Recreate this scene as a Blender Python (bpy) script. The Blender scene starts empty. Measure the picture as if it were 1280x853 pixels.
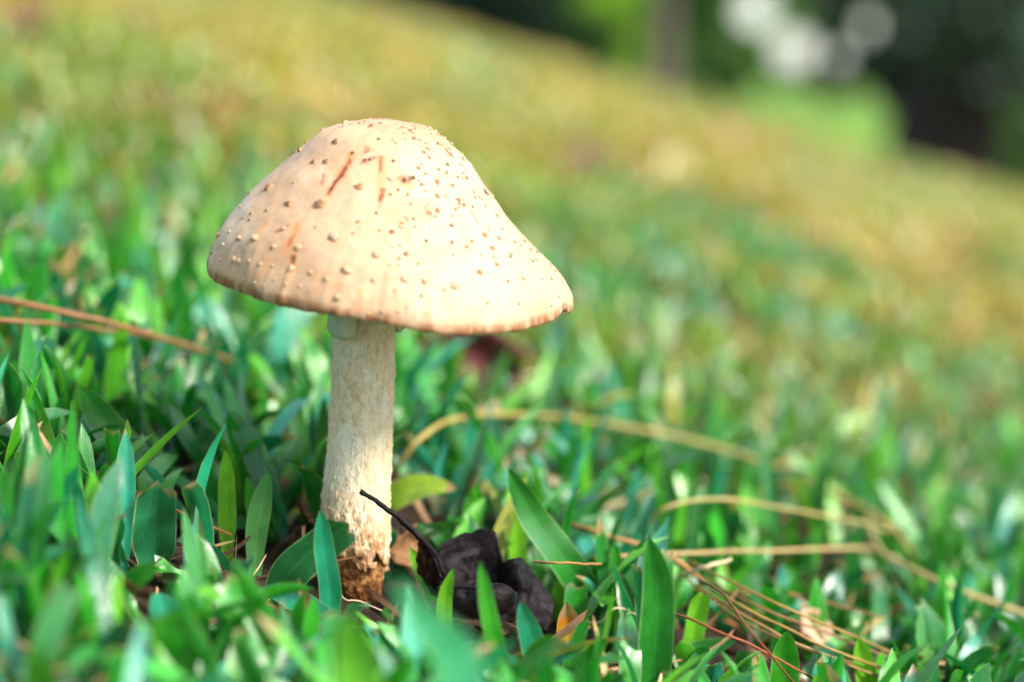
import bpy, math, random
import numpy as np
from mathutils import Vector, Matrix
from mathutils.bvhtree import BVHTree

random.seed(7)
rng = np.random.default_rng(11)
scene = bpy.context.scene
COL = scene.collection
R = math.radians

# ------------------------------------------------------------------ camera
FPX = 1280 / 36.0 * 60.0            # focal length in photograph pixels
EYE = 90.0                          # photograph row of the eye level
PITCH = math.atan((426.5 - EYE) / FPX)
FWD = np.array([0, math.cos(PITCH), -math.sin(PITCH)])
UPV = np.array([0, math.sin(PITCH), math.cos(PITCH)])
RGT = np.array([1.0, 0, 0])
def ray(px, py):
    return FWD + RGT * (px - 640) / FPX + UPV * (426.5 - py) / FPX
CAM = -0.4225 * ray(455, 745)       # the mushroom's foot is the world origin
def at(px, py, y):                  # the point of a photograph pixel at world depth y
    d = ray(px, py)
    return CAM + d * (y - CAM[1]) / d[1]
def proj(p):
    q = np.asarray(p) - CAM
    t = q @ FWD
    return 640 + FPX * (q @ RGT) / t, 426.5 - FPX * (q @ UPV) / t, t
cd = bpy.data.cameras.new('camera')
cam = bpy.data.objects.new('camera', cd)
COL.objects.link(cam)
cam.location = CAM
cam.rotation_euler = (math.pi / 2 - PITCH, 0, 0)
cd.lens = 60
cd.sensor_width = 36
cd.clip_start = 0.01
cd.clip_end = 2000
cd.dof.use_dof = True
cd.dof.focus_distance = 0.400
cd.dof.aperture_fstop = 4.9
scene.camera = cam

# ------------------------------------------------------------------ light
SUN_DIR = Vector((0.66, -0.42, 0.66)).normalized()      # towards the sun
w = bpy.data.worlds.new('World')
scene.world = w
w.use_nodes = True
nt = w.node_tree
bg = nt.nodes['Background']
sky = nt.nodes.new('ShaderNodeTexSky')
sky.sky_type = 'NISHITA'
sky.sun_disc = False
sky.sun_elevation = math.asin(SUN_DIR.z)
sky.sun_rotation = math.atan2(SUN_DIR.x, SUN_DIR.y)
sky.air_density = 1.0
sky.dust_density = 1.0
sky.ozone_density = 1.0
veil = nt.nodes.new('ShaderNodeMix')          # thin even white overcast over the whole blue sky
veil.data_type = 'RGBA'
veil.blend_type = 'ADD'
veil.inputs[0].default_value = 1.0
veil.inputs[7].default_value = (2.2, 2.35, 2.4, 1)
nt.links.new(sky.outputs[0], veil.inputs[6])
nt.links.new(veil.outputs[2], bg.inputs[0])
bg.inputs[1].default_value = 0.15
sd = bpy.data.lights.new('sun', 'SUN')
sd.energy = 5.0
sd.angle = R(14)
sd.color = (1.0, 0.93, 0.82)
sun = bpy.data.objects.new('sun', sd)
COL.objects.link(sun)
sun.rotation_euler = SUN_DIR.to_track_quat('Z', 'Y').to_euler()
scene.view_settings.view_transform = 'Standard'
scene.view_settings.look = 'None'
scene.view_settings.gamma = 1
scene.view_settings.exposure = 0.6
scene.render.engine = 'CYCLES'
scene.cycles.use_denoising = True
scene.cycles.max_bounces = 8
scene.cycles.transparent_max_bounces = 8
scene.cycles.sample_clamp_indirect = 6

# ------------------------------------------------------------------ helpers
def hash3(ix, iy, iz):
    h = (ix * 374761393 + iy * 668265263 + iz * 2147483647) & 0xFFFFFFFF
    h = ((h ^ (h >> 13)) * 1274126177) & 0xFFFFFFFF
    return ((h ^ (h >> 16)) & 0xFFFF) / 65535.0
def vnoise(p):
    p = np.asarray(p, dtype=float)
    i = np.floor(p).astype(np.int64)
    f = p - i
    f = f * f * (3 - 2 * f)
    out = 0
    for dx in (0, 1):
        for dy in (0, 1):
            for dz in (0, 1):
                wgt = (f[..., 0] if dx else 1 - f[..., 0]) * (f[..., 1] if dy else 1 - f[..., 1]) * (f[..., 2] if dz else 1 - f[..., 2])
                out = out + wgt * hash3(i[..., 0] + dx, i[..., 1] + dy, i[..., 2] + dz)
    return out
def fbm(p, oct=4):
    p = np.asarray(p, dtype=float)
    a, s, t = 0.5, 0.0, 0.0
    for k in range(oct):
        s = s + a * vnoise(p * 2 ** k + 17.3 * k)
        t += a
        a *= 0.5
    return s / t
def sst(a, b, x):
    t = np.clip((x - a) / (b - a), 0, 1)
    return t * t * (3 - 2 * t)
def mesh(name, V, F, col=None, uv=None, smooth=True):
    """V (n,3), F (m,4) or (m,3) arrays, col (n,4), uv (n,2) per vertex"""
    me = bpy.data.meshes.new(name)
    V = np.asarray(V, dtype=np.float32)
    F = np.asarray(F, dtype=np.int32)
    k = F.shape[1]
    me.vertices.add(len(V))
    me.vertices.foreach_set('co', V.ravel())
    me.loops.add(F.size)
    me.loops.foreach_set('vertex_index', F.ravel())
    me.polygons.add(len(F))
    me.polygons.foreach_set('loop_start', np.arange(0, F.size, k, dtype=np.int32))
    me.polygons.foreach_set('loop_total', np.full(len(F), k, dtype=np.int32))
    me.polygons.foreach_set('use_smooth', np.full(len(F), smooth, dtype=bool))
    me.update(calc_edges=True)
    if col is not None:
        a = me.color_attributes.new('Col', 'FLOAT_COLOR', 'POINT')
        a.data.foreach_set('color', np.asarray(col, dtype=np.float32).ravel())
    if uv is not None:
        l = me.uv_layers.new(name='UVMap')
        l.data.foreach_set('uv', np.asarray(uv, dtype=np.float32)[F.ravel()].ravel())
    me.validate()
    return me
def obj(name, me, mat=None, parent=None, loc=None):
    o = bpy.data.objects.new(name, me)
    COL.objects.link(o)
    if mat is not None and me is not None and len(me.materials) == 0:
        me.materials.append(mat)
    if parent is not None:
        o.parent = parent
    if loc is not None:
        o.location = loc
    return o
def tag(o, label=None, cat=None, group=None, kind=None):
    if label: o['label'] = label
    if cat: o['category'] = cat
    if group: o['group'] = group
    if kind: o['kind'] = kind
    return o
def empty(name, loc=(0, 0, 0)):
    o = bpy.data.objects.new(name, None)
    o.empty_display_size = 0.01
    COL.objects.link(o)
    o.location = loc
    return o
def grid_faces(nu, nv, wrap_u=False):
    """vertex index = v*nu + u"""
    u = np.arange(nu if wrap_u else nu - 1)
    v = np.arange(nv - 1)
    U, Vv = np.meshgrid(u, v)
    a = Vv * nu + U
    b = Vv * nu + (U + 1) % nu
    return np.stack([a, b, b + nu, a + nu], -1).reshape(-1, 4)
def crom(P, n):
    """Catmull-Rom through the points P, n samples"""
    P = np.asarray(P, dtype=float)
    if len(P) == 2:
        t = np.linspace(0, 1, n)[:, None]
        return P[0] * (1 - t) + P[1] * t
    Q = np.vstack([2 * P[0] - P[1], P, 2 * P[-1] - P[-2]])
    t = np.linspace(0, len(P) - 1 - 1e-9, n)
    i = t.astype(int)
    f = (t - i)[:, None]
    p0, p1, p2, p3 = Q[i], Q[i + 1], Q[i + 2], Q[i + 3]
    return 0.5 * (2 * p1 + (p2 - p0) * f + (2 * p0 - 5 * p1 + 4 * p2 - p3) * f ** 2 + (3 * p1 - p0 - 3 * p2 + p3) * f ** 3)
def nrmz(a):
    return a / np.maximum(np.linalg.norm(a, axis=-1, keepdims=True), 1e-9)
def tube(P, rad, n=8):
    """closed-end tube round the polyline P with radii rad: V, F"""
    P = np.asarray(P, dtype=float)
    m = len(P)
    rad = np.broadcast_to(np.asarray(rad, dtype=float), (m,))
    T = nrmz(np.gradient(P, axis=0))
    ref = np.array([0.13, 0.21, 0.97]) if abs(T[0][2]) < 0.9 else np.array([1.0, 0, 0])
    N = nrmz(np.cross(T, ref))
    B = np.cross(T, N)
    a = np.linspace(0, 2 * math.pi, n, endpoint=False)
    V = (P[:, None] + rad[:, None, None] * (np.cos(a)[None, :, None] * N[:, None] + np.sin(a)[None, :, None] * B[:, None])).reshape(-1, 3)
    F = grid_faces(n, m, True)
    # caps: collapse onto an end vertex
    V = np.vstack([V, P[0], P[-1]])
    i0, i1 = m * n, m * n + 1
    k = np.arange(n)
    c0 = np.stack([(k + 1) % n, k, np.full(n, i0), np.full(n, i0)], -1)
    c1 = np.stack([(m - 1) * n + k, (m - 1) * n + (k + 1) % n, np.full(n, i1), np.full(n, i1)], -1)
    F3 = np.vstack([np.stack([F[:, 0], F[:, 1], F[:, 2]], -1), np.stack([F[:, 0], F[:, 2], F[:, 3]], -1), c0[:, :3], c1[:, :3]])
    return V, F3

# ------------------------------------------------------------------ materials
def newmat(name):
    m = bpy.data.materials.new(name)
    m.use_nodes = True
    n = m.node_tree
    b = n.nodes['Principled BSDF']
    return m, n, b
def N(nt, t, **kw):
    x = nt.nodes.new(t)
    for k, v in kw.items():
        if k.startswith('i_'):
            x.inputs[k[2:].replace('_', ' ')].default_value = v
        else:
            setattr(x, k, v)
    return x
def mixc(nt, fac, a, b, mode='MIX'):
    m = nt.nodes.new('ShaderNodeMix')
    m.data_type = 'RGBA'
    m.blend_type = mode
    for sock, v in ((0, fac), (6, a), (7, b)):
        if isinstance(v, (int, float)):
            m.inputs[sock].default_value = v
        elif isinstance(v, tuple):
            m.inputs[sock].default_value = v if len(v) == 4 else v + (1,)
        else:
            nt.links.new(v, m.inputs[sock])
    return m.outputs[2]
def mth(nt, op, a, b=None, c=None):
    m = nt.nodes.new('ShaderNodeMath')
    m.operation = op
    for i, v in enumerate((a, b, c)):
        if v is None: continue
        if isinstance(v, (int, float)): m.inputs[i].default_value = v
        else: nt.links.new(v, m.inputs[i])
    return m.outputs[0]
def ramp(nt, fac, stops):
    r = nt.nodes.new('ShaderNodeValToRGB')
    while len(r.color_ramp.elements) < len(stops):
        r.color_ramp.elements.new(0.5)
    for e, (p, c) in zip(r.color_ramp.elements, stops):
        e.position = p
        e.color = c if len(c) == 4 else tuple(c) + (1,)
    nt.links.new(fac, r.inputs[0])
    return r.outputs[0]
def noise(nt, scale, detail=4, rough=0.6, vec=None, dim=None):
    x = nt.nodes.new('ShaderNodeTexNoise')
    x.inputs['Scale'].default_value = scale
    x.inputs['Detail'].default_value = detail
    x.inputs['Roughness'].default_value = rough
    if vec is not None:
        nt.links.new(vec, x.inputs['Vector'])
    return x.outputs[0]
def geo_pos(nt):
    return nt.nodes.new('ShaderNodeNewGeometry').outputs['Position']
def bump(nt, b, h, strength, dist):
    x = nt.nodes.new('ShaderNodeBump')
    x.inputs['Strength'].default_value = strength
    x.inputs['Distance'].default_value = dist
    nt.links.new(h, x.inputs['Height'])
    nt.links.new(x.outputs[0], b.inputs['Normal'])
def translucent(m, n, b, col, fac):
    t = n.nodes.new('ShaderNodeBsdfTranslucent')
    n.links.new(col, t.inputs[0])
    mx = n.nodes.new('ShaderNodeMixShader')
    mx.inputs[0].default_value = fac
    n.links.new(b.outputs[0], mx.inputs[1])
    n.links.new(t.outputs[0], mx.inputs[2])
    n.links.new(mx.outputs[0], n.nodes['Material Output'].inputs[0])

def blade_material():
    m, n, b = newmat('grass_blade')
    at_ = N(n, 'ShaderNodeAttribute', attribute_name='Col')
    uv = N(n, 'ShaderNodeUVMap')
    sp = N(n, 'ShaderNodeSeparateXYZ')
    n.links.new(uv.outputs[0], sp.inputs[0])
    u, v = sp.outputs[0], sp.outputs[1]
    # parallel veins, paler midrib, drier edge and tip
    wv = mth(n, 'SINE', mth(n, 'MULTIPLY', u, 105.0))
    vein = mth(n, 'MULTIPLY_ADD', wv, 0.5, 0.5)
    mid = mth(n, 'SUBTRACT', 1.0, mth(n, 'MINIMUM', mth(n, 'MULTIPLY', mth(n, 'ABSOLUTE', mth(n, 'SUBTRACT', u, 0.5)), 18.0), 1.0))
    edge = mth(n, 'MAXIMUM', mth(n, 'SUBTRACT', mth(n, 'MULTIPLY', mth(n, 'ABSOLUTE', mth(n, 'SUBTRACT', u, 0.5)), 24.0), 11.0), 0.0)
    pos = geo_pos(n)
    nz = noise(n, 170, 4, 0.65, pos)
    c = mixc(n, mth(n, 'MULTIPLY', vein, 0.34), at_.outputs[0], mixc(n, 1.0, at_.outputs[0], (1.5, 1.35, 1.5, 1), 'MULTIPLY'))
    c = mixc(n, mth(n, 'MULTIPLY', mid, 0.5), c, mixc(n, 1.0, at_.outputs[0], (2.1, 1.7, 1.9, 1), 'MULTIPLY'))
    c = mixc(n, mth(n, 'MULTIPLY', edge, 0.55), c, (0.5, 0.62, 0.32))
    c = mixc(n, 1.0, c, ramp(n, nz, [(0.3, (0.72, 0.78, 0.7)), (0.7, (1.2, 1.18, 1.15))]), 'MULTIPLY')
    # browned tip: the colour's alpha says how far it reaches down the blade
    tipm = mth(n, 'MULTIPLY', mth(n, 'SUBTRACT', mth(n, 'ADD', v, mth(n, 'MULTIPLY', mth(n, 'SUBTRACT', nz, 0.5), 0.25)), mth(n, 'SUBTRACT', 1.0, at_.outputs['Alpha'])), 14.0)
    tipm = mth(n, 'MINIMUM', mth(n, 'MAXIMUM', tipm, 0.0), 1.0)
    c = mixc(n, tipm, c, mixc(n, nz, (0.62, 0.45, 0.24), (0.30, 0.15, 0.05)))
    n.links.new(c, b.inputs['Base Color'])
    b.inputs['Roughness'].default_value = 0.27
    b.inputs['Specular IOR Level'].default_value = 1.0
    b.inputs['Coat Weight'].default_value = 0.5
    b.inputs['Coat Roughness'].default_value = 0.22
    bump(n, b, mth(n, 'ADD', mth(n, 'MULTIPLY', vein, 0.25), nz), 0.5, 0.0006)
    translucent(m, n, b, mixc(n, 1.0, c, (1.2, 1.3, 0.45, 1), 'MULTIPLY'), 0.24)
    return m
M_BLADE = blade_material()

def simple(name, stops, scale, rough, bstr=0.5, bdist=0.0005, attr=False, spec=0.35, transl=0):
    m, n, b = newmat(name)
    pos = geo_pos(n)
    nz = noise(n, scale, 6, 0.65, pos)
    c = ramp(n, nz, stops)
    if attr:
        a = N(n, 'ShaderNodeAttribute', attribute_name='Col')
        c = mixc(n, 1.0, a.outputs[0], c, 'MULTIPLY')
    n.links.new(c, b.inputs['Base Color'])
    b.inputs['Roughness'].default_value = rough
    b.inputs['Specular IOR Level'].default_value = spec
    if bstr:
        bump(n, b, noise(n, scale * 2.2, 6, 0.7, pos), bstr, bdist)
    if transl:
        translucent(m, n, b, c, transl)
    return m

M_STRAW = simple('straw', [(0.3, (0.7, 0.65, 0.6)), (0.7, (1.2, 1.15, 1.1))], 260, 0.5, 0.4, 0.0002, True)
M_DARKLEAF = simple('dead_dark_leaf', [(0.35, (0.003, 0.002, 0.003)), (0.58, (0.010, 0.006, 0.007)), (0.72, (0.03, 0.017, 0.016)), (0.82, (0.14, 0.08, 0.07))], 260, 0.30, 0.7, 0.0006, spec=0.13)
M_REDLEAF = simple('dried_red_leaf', [(0.3, (0.035, 0.010, 0.010)), (0.6, (0.18, 0.040, 0.034)), (0.8, (0.30, 0.10, 0.08))], 120, 0.55, 0.8, 0.001, transl=0.15)
M_BROWNLEAF = simple('dried_brown_leaf', [(0.3, (0.10, 0.045, 0.015)), (0.55, (0.30, 0.15, 0.06)), (0.75, (0.52, 0.33, 0.18))], 210, 0.6, 0.8, 0.0008, transl=0.15)
M_UMBER = simple('dried_umber_leaf', [(0.3, (0.06, 0.025, 0.012)), (0.7, (0.17, 0.08, 0.04))], 120, 0.6, 0.5, 0.001, transl=0.1)
M_PALELEAF = simple('dried_pale_leaf', [(0.3, (0.42, 0.22, 0.12)), (0.6, (0.62, 0.40, 0.26)), (0.8, (0.75, 0.58, 0.42))], 170, 0.6, 0.6, 0.0008, transl=0.15)
M_PEBBLE = simple('pale_pebble', [(0.3, (0.45, 0.38, 0.28)), (0.7, (0.72, 0.66, 0.55))], 220, 0.7, 0.5, 0.0005)
M_BARK = simple('dark_bark', [(0.3, (0.010, 0.008, 0.007)), (0.7, (0.035, 0.026, 0.020))], 9, 0.85, 1.0, 0.03)
M_GREYBARK = simple('grey_bark', [(0.3, (0.07, 0.055, 0.045)), (0.7, (0.17, 0.14, 0.115))], 8, 0.85, 1.0, 0.02)
def leafmat(name, col, tr=0.35):
    m, n, b = newmat(name)
    a = N(n, 'ShaderNodeAttribute', attribute_name='Col')
    c = mixc(n, 1.0, a.outputs[0], col, 'MULTIPLY')
    n.links.new(c, b.inputs['Base Color'])
    b.inputs['Roughness'].default_value = 0.5
    translucent(m, n, b, c, tr)
    return m
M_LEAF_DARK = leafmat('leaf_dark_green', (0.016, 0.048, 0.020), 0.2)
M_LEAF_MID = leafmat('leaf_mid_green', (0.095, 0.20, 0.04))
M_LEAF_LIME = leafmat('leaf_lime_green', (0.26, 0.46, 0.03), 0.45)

# ------------------------------------------------------------------ terrain
SLOPE = 0.294
CREST = 5.0
_c = at(640, 68, CREST)
GRAD = (_c[2] + SLOPE * _c[0]) / CREST
FAR_Z = CAM[2] - 1.25
def ground(x, y):
    x = np.asarray(x, dtype=float); y = np.asarray(y, dtype=float)
    yy = np.minimum(y, CREST)
    base = -SLOPE * 6 * np.tanh(x / 6) + GRAD * yy
    over = np.maximum(y - CREST, 0)
    base = base - 0.10 * over ** 2 / (over + 2.0) * 1.4
    P = np.stack([x * 9, y * 9, np.zeros_like(x)], -1)
    b1 = (vnoise(P) - vnoise(np.zeros_like(P))) * 0.010 * np.exp(-0 * y)
    P2 = np.stack([x * 55, y * 55, np.zeros_like(x) + 3], -1)
    b2 = (vnoise(P2) - vnoise(np.zeros_like(P2) + np.array([0, 0, 3.0]))) * 0.0035
    near = np.exp(-(np.hypot(x, y) / 8) ** 2)
    z = base + (b1 + b2) * near
    # soft maximum with the low far lawn
    k = 0.15
    d = np.clip((z - FAR_Z) / k, -40, 40)
    return FAR_Z + k * np.log1p(np.exp(d))
def onturf(px, py, h=0.0):
    """where the photograph's ray meets the ground raised by h"""
    d = ray(px, py)
    lo, hi = 0.1, 20.0
    ts = np.geomspace(0.1, 20, 400)
    pts = CAM + d * ts[:, None]
    f = pts[:, 2] - ground(pts[:, 0], pts[:, 1]) - h
    k = np.argmax(f < 0)
    if k == 0: return CAM + d * 0.42
    lo, hi = ts[k - 1], ts[k]
    for _ in range(30):
        mi = 0.5 * (lo + hi)
        p = CAM + d * mi
        if p[2] - ground(p[0], p[1]) - h < 0: hi = mi
        else: lo = mi
    return CAM + d * lo

def grade(a, b, n, p):
    t = np.linspace(-1, 1, n)
    return np.where(t < 0, a, b) * np.abs(t) ** p
def terrain():
    xs = np.unique(np.concatenate([np.linspace(-0.6, 0.7, 131), grade(-250, 250, 161, 4)]))
    ys = np.unique(np.concatenate([np.linspace(-0.5, 1.2, 171), np.linspace(1.2, 14, 90), grade(-60, 600, 141, 4)]))
    X, Y = np.meshgrid(xs, ys)
    Z = ground(X, Y)
    V = np.stack([X, Y, Z], -1).reshape(-1, 3)
    m, n, b = newmat('lawn_ground')
    pos = geo_pos(n)
    sp = N(n, 'ShaderNodeSeparateXYZ')
    n.links.new(pos, sp.inputs[0])
    soil = ramp(n, noise(n, 130, 6, 0.7, pos), [(0.25, (0.010, 0.007, 0.005)), (0.5, (0.035, 0.022, 0.013)), (0.75, (0.11, 0.065, 0.035))])
    turf = ramp(n, noise(n, 7, 5, 0.65, pos), [(0.3, (0.06, 0.17, 0.02)), (0.5, (0.20, 0.22, 0.035)), (0.7, (0.36, 0.25, 0.08))])
    lawn = ramp(n, noise(n, 0.35, 5, 0.6, pos), [(0.3, (0.11, 0.24, 0.03)), (0.7, (0.21, 0.36, 0.06))])
    f1 = N(n, 'ShaderNodeMapRange', i_From_Min=0.4, i_From_Max=1.6)
    n.links.new(sp.outputs[1], f1.inputs[0])
    f2 = N(n, 'ShaderNodeMapRange', i_From_Min=13.0, i_From_Max=22.0)
    n.links.new(sp.outputs[1], f2.inputs[0])
    c = mixc(n, f2.outputs[0], mixc(n, f1.outputs[0], soil, turf), lawn)
    n.links.new(c, b.inputs['Base Color'])
    b.inputs['Roughness'].default_value = 0.9
    b.inputs['Specular IOR Level'].default_value = 0.2
    bump(n, b, noise(n, 240, 6, 0.75, pos), 0.8, 0.002)
    o = obj('lawn', mesh('lawn', V, grid_faces(len(xs), len(ys))), m)
    tag(o, 'sloping lawn ground running down towards a lower sunlit lawn', None, None, 'structure')
    return o
LAWN = terrain()

# ------------------------------------------------------------------ grass
GREENS = np.array([
    (0.016, 0.170, 0.018), (0.030, 0.260, 0.022), (0.055, 0.340, 0.022), (0.150, 0.440, 0.020),
    (0.008, 0.170, 0.070), (0.020, 0.270, 0.150), (0.240, 0.500, 0.035), (0.090, 0.400, 0.280)])  # the last, pale teal, puts whitish sky sheen into the blade colour
G_P = np.array([0.20, 0.22, 0.17, 0.11, 0.10, 0.09, 0.05, 0.06])
TANS = np.array([(0.48, 0.30, 0.055), (0.38, 0.19, 0.035), (0.54, 0.40, 0.10), (0.27, 0.12, 0.03), (0.40, 0.34, 0.035), (0.30, 0.31, 0.03)])
def width_profile(s, cut):
    a = 0.62 + 0.38 * sst(0, 0.4, s)
    tip = np.power(np.clip(1 - np.clip((s - 0.48) / 0.52, 0, 1) ** 2.4, 0, 1), 0.68)
    tip_cut = 1 - 0.12 * sst(0.5, 1, s)
    return a * np.where(cut, tip_cut, np.maximum(tip, 0.03))
def blades(root, az, tilt, bend, L, W, fold, twist, cut, col, K, C):
    """vectorised blades: returns V (n,K+1,C,3), uv, col and the faces"""
    n = len(root)
    s = np.linspace(0, 1, K + 1)
    th = tilt[:, None] + bend[:, None] * s[None] ** 1.4
    D = np.stack([np.sin(th) * np.cos(az)[:, None], np.sin(th) * np.sin(az)[:, None], np.cos(th)], -1)
    steps = D * (L / K)[:, None, None]
    cen = np.concatenate([np.zeros((n, 1, 3)), np.cumsum(0.5 * (steps[:, 1:] + steps[:, :-1]), 1)], 1) + root[:, None]
    side = np.stack([-np.sin(az), np.cos(az), np.zeros(n)], -1)[:, None] * np.ones((1, K + 1, 1))
    nr = np.cross(side, D)
    nr = np.where(nr[..., 2:3] < 0, -nr, nr)
    tw = twist[:, 0:1] + twist[:, 1:2] * s[None]
    sd_ = side * np.cos(tw)[..., None] + nr * np.sin(tw)[..., None]
    nn = -side * np.sin(tw)[..., None] + nr * np.cos(tw)[..., None]
    wp = width_profile(s[None], cut[:, None]) * (W / 2)[:, None]
    u = np.linspace(-1, 1, C)
    fo = fold[:, None, None] * (1 - 0.35 * s[None, :, None])
    off = u[None, None, :, None] * np.cos(fo)[..., None] * sd_[:, :, None] + np.abs(u)[None, None, :, None] * np.sin(fo)[..., None] * nn[:, :, None]
    V = cen[:, :, None] + off * wp[:, :, None, None]
    amp = (rng.random(n) ** 2 * 0.42)[:, None, None, None]; frq = (5 + 9 * rng.random(n))[:, None]; pha = (rng.random(n) * 6.28)[:, None]
    wv_ = np.sin(s[None] * frq + pha)[:, :, None] * np.sign(u)[None, None] * np.abs(u)[None, None] ** 1.5
    V = V + amp * (wv_ * wp[:, :, None])[..., None] * nn[:, :, None]
    # ragged end of a mown blade
    jag = (rng.random((n, C)) - 0.5) * 0.10 * cut[:, None]
    V[:, -1] += D[:, -1][:, None] * (jag * L[:, None])[..., None]
    UV = np.broadcast_to(np.stack(np.broadcast_arrays((u[None] + 1) / 2, s[:, None]), -1)[None], (n, K + 1, C, 2))
    CC = np.broadcast_to(col[:, None, None], (n, K + 1, C, 4))
    return V, UV, CC
def blade_faces(n, K, C):
    f = grid_faces(C, K + 1)
    return (f[None] + (np.arange(n) * (K + 1) * C)[:, None, None]).reshape(-1, 4)

def pick_cols(n, tan_p):
    c = GREENS[rng.choice(len(GREENS), n, p=G_P)] * np.array([0.60, 0.96, 0.95])
    t = TANS[rng.integers(0, len(TANS), n)]
    c = np.where((rng.random(n) < tan_p)[:, None], t, c)
    c = c * (0.8 + 0.4 * rng.random((n, 1))) * (0.94 + 0.12 * rng.random((n, 3)))
    return c

# places the turf leaves free (photograph-pixel outline of a thing, its depth): blades that would stand before it are dropped
CLEAR = [((398, 395, 496, 752), 0.012), ((515, 655, 705, 792), 0.012), ((448, 600, 560, 720), 0.0),
         ((255, 140, 735, 415), 0.06), ((340, 590, 420, 700), 0.0), ((480, 592, 580, 648), 0.06), ((630, 580, 750, 760), 0.0),
         ((800, 675, 842, 853), -0.01), ((265, 560, 350, 690), 0.0), ((160, 600, 226, 700), -0.01), ((958, 780, 1012, 853), 0.03), ((1055, 790, 1100, 853), 0.03), ((840, 690, 960, 800), 0.03)]
def near_grass():
    n = 17000
    y = -0.215 + 1.06 * rng.random(n) ** 1.25
    half = 0.10 + 0.42 * (y + 0.42)
    x = CAM[0] + (rng.random(n) * 2 - 1) * half * 1.15
    # clumping
    d = fbm(np.stack([x * 30, y * 30, x * 0], -1), 3)
    keep = (d > 0.28 + 0.12 * rng.random(n)) & ((y > -0.115) | (rng.random(n) < 0.6)) & (np.hypot(x, y) > 0.013)
    x, y = x[keep], y[keep]
    n = len(x)
    root = np.stack([x, y, ground(x, y) - 0.0015], -1)
    tanf = np.clip(0.05 + 0.55 * sst(0.06, 0.45, y) * (fbm(np.stack([x * 12, y * 8, x * 0 + 5], -1), 3) > 0.46) + 0.12 * sst(0.15, 0.6, y), 0, 0.7)
    col = pick_cols(n, tanf)
    dry = col[:, 0] > col[:, 1] * 0.95
    fo = (0.75 * sst(0.10, 0.55, y + 0.25 * (x - 0.05)) * sst(0.36, 0.56, fbm(np.stack([x * 10, y * 6, x * 0 + 15], -1), 3)))[:, None]
    col = col * (1 - fo) + np.array([0.27, 0.28, 0.022]) * (0.6 + 0.8 * rng.random((n, 1))) * fo
    L = 0.019 + 0.024 * rng.random(n) ** 1.3
    L *= 1 - 0.30 * sst(0.35, 0.85, y)
    L = np.where(y < -0.12, L * 0.85, L)
    rx_, ry_, _ = proj(root)
    L = np.where((rx_ > 840) & (rx_ < 1150) & (ry_ > 730) & (ry_ < 930), L * 0.62, L)
    W = (0.0038 + 0.0036 * rng.random(n)) * np.where(dry, 0.55, 1)
    az = rng.random(n) * 2 * math.pi
    tilt = np.clip(rng.normal(0.38, 0.28, n), 0.02, 1.2)
    bend = np.clip(rng.normal(0.45, 0.5, n), -0.3, 1.7)
    tilt = np.where(dry, np.clip(tilt + 0.6, 0, 1.5), tilt)
    fold = np.clip(rng.normal(0.48, 0.22, n), 0.0, 1.0)
    twist = np.stack([rng.normal(0, 0.35, n), rng.normal(0, 0.55, n)], -1)
    cut = rng.random(n) < 0.18
    L = np.where(cut, L * 0.72, L)
    alpha = np.where(rng.random(n) < 0.20, rng.random(n) * 0.20, 0.0)
    alpha = np.where(cut, 0.01 + 0.06 * rng.random(n), alpha)
    col4 = np.concatenate([col, alpha[:, None]], -1)
    K, C = 8, 5
    V, UV, CC = blades(root, az, tilt, bend, L, W, fold, twist, cut, col4, K, C)
    # drop the blades that would stand in front of the mushroom, the dark leaf and the like
    px, py, t = proj(V[:, :, 2])
    bad = np.zeros(n, bool)
    for (x0, y0, x1, y1), dep in CLEAR:
        hit = ((px > x0) & (px < x1) & (py > y0) & (py < y1) & (V[:, :, 2, 1] < dep)).any(1)
        bad |= hit
    bad |= (t.min(1) < 0.16)
    ok = ~bad
    V, UV, CC, px, py, t, L, W = V[ok], UV[ok], CC[ok], px[ok], py[ok], t[ok], L[ok], W[ok]
    n = len(V)
    # the blades that show largest become pieces of their own
    inside = (px[:, -1] > 5) & (px[:, -1] < 1275) & (py[:, -1] > 60) & (py[:, -1] < 845) & (py[:, 0] < 900)
    sharp = np.exp(-((t.mean(1) - 0.41) / 0.07) ** 2)
    # a blade hidden behind nearer turf shows little: favour those whose tip stands free in the focus zone
    size = np.hypot(px[:, -1] - px[:, 0], py[:, -1] - py[:, 0]) * W / t.mean(1)
    score = np.where(inside, size * (0.15 + sharp), 0)
    order = np.argsort(-score)
    hero = np.zeros(n, bool)
    hero[order[:270]] = True
    g = obj('grass', mesh('grass', V[~hero].reshape(-1, 3), blade_faces((~hero).sum(), K, C), CC[~hero].reshape(-1, 4), UV[~hero].reshape(-1, 2)), M_BLADE)
    tag(g, 'short broad-bladed green grass covering the slope round the mushroom', 'grass', None, 'stuff')
    f1 = blade_faces(1, K, C)
    for i in np.where(hero)[0]:
        r0 = V[i, 0, 2].copy()
        o = obj('grass_blade', mesh('grass_blade', (V[i] - r0).reshape(-1, 3), f1, CC[i].reshape(-1, 4), UV[i].reshape(-1, 2)), M_BLADE, LAWN, r0)
near_grass()

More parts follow.
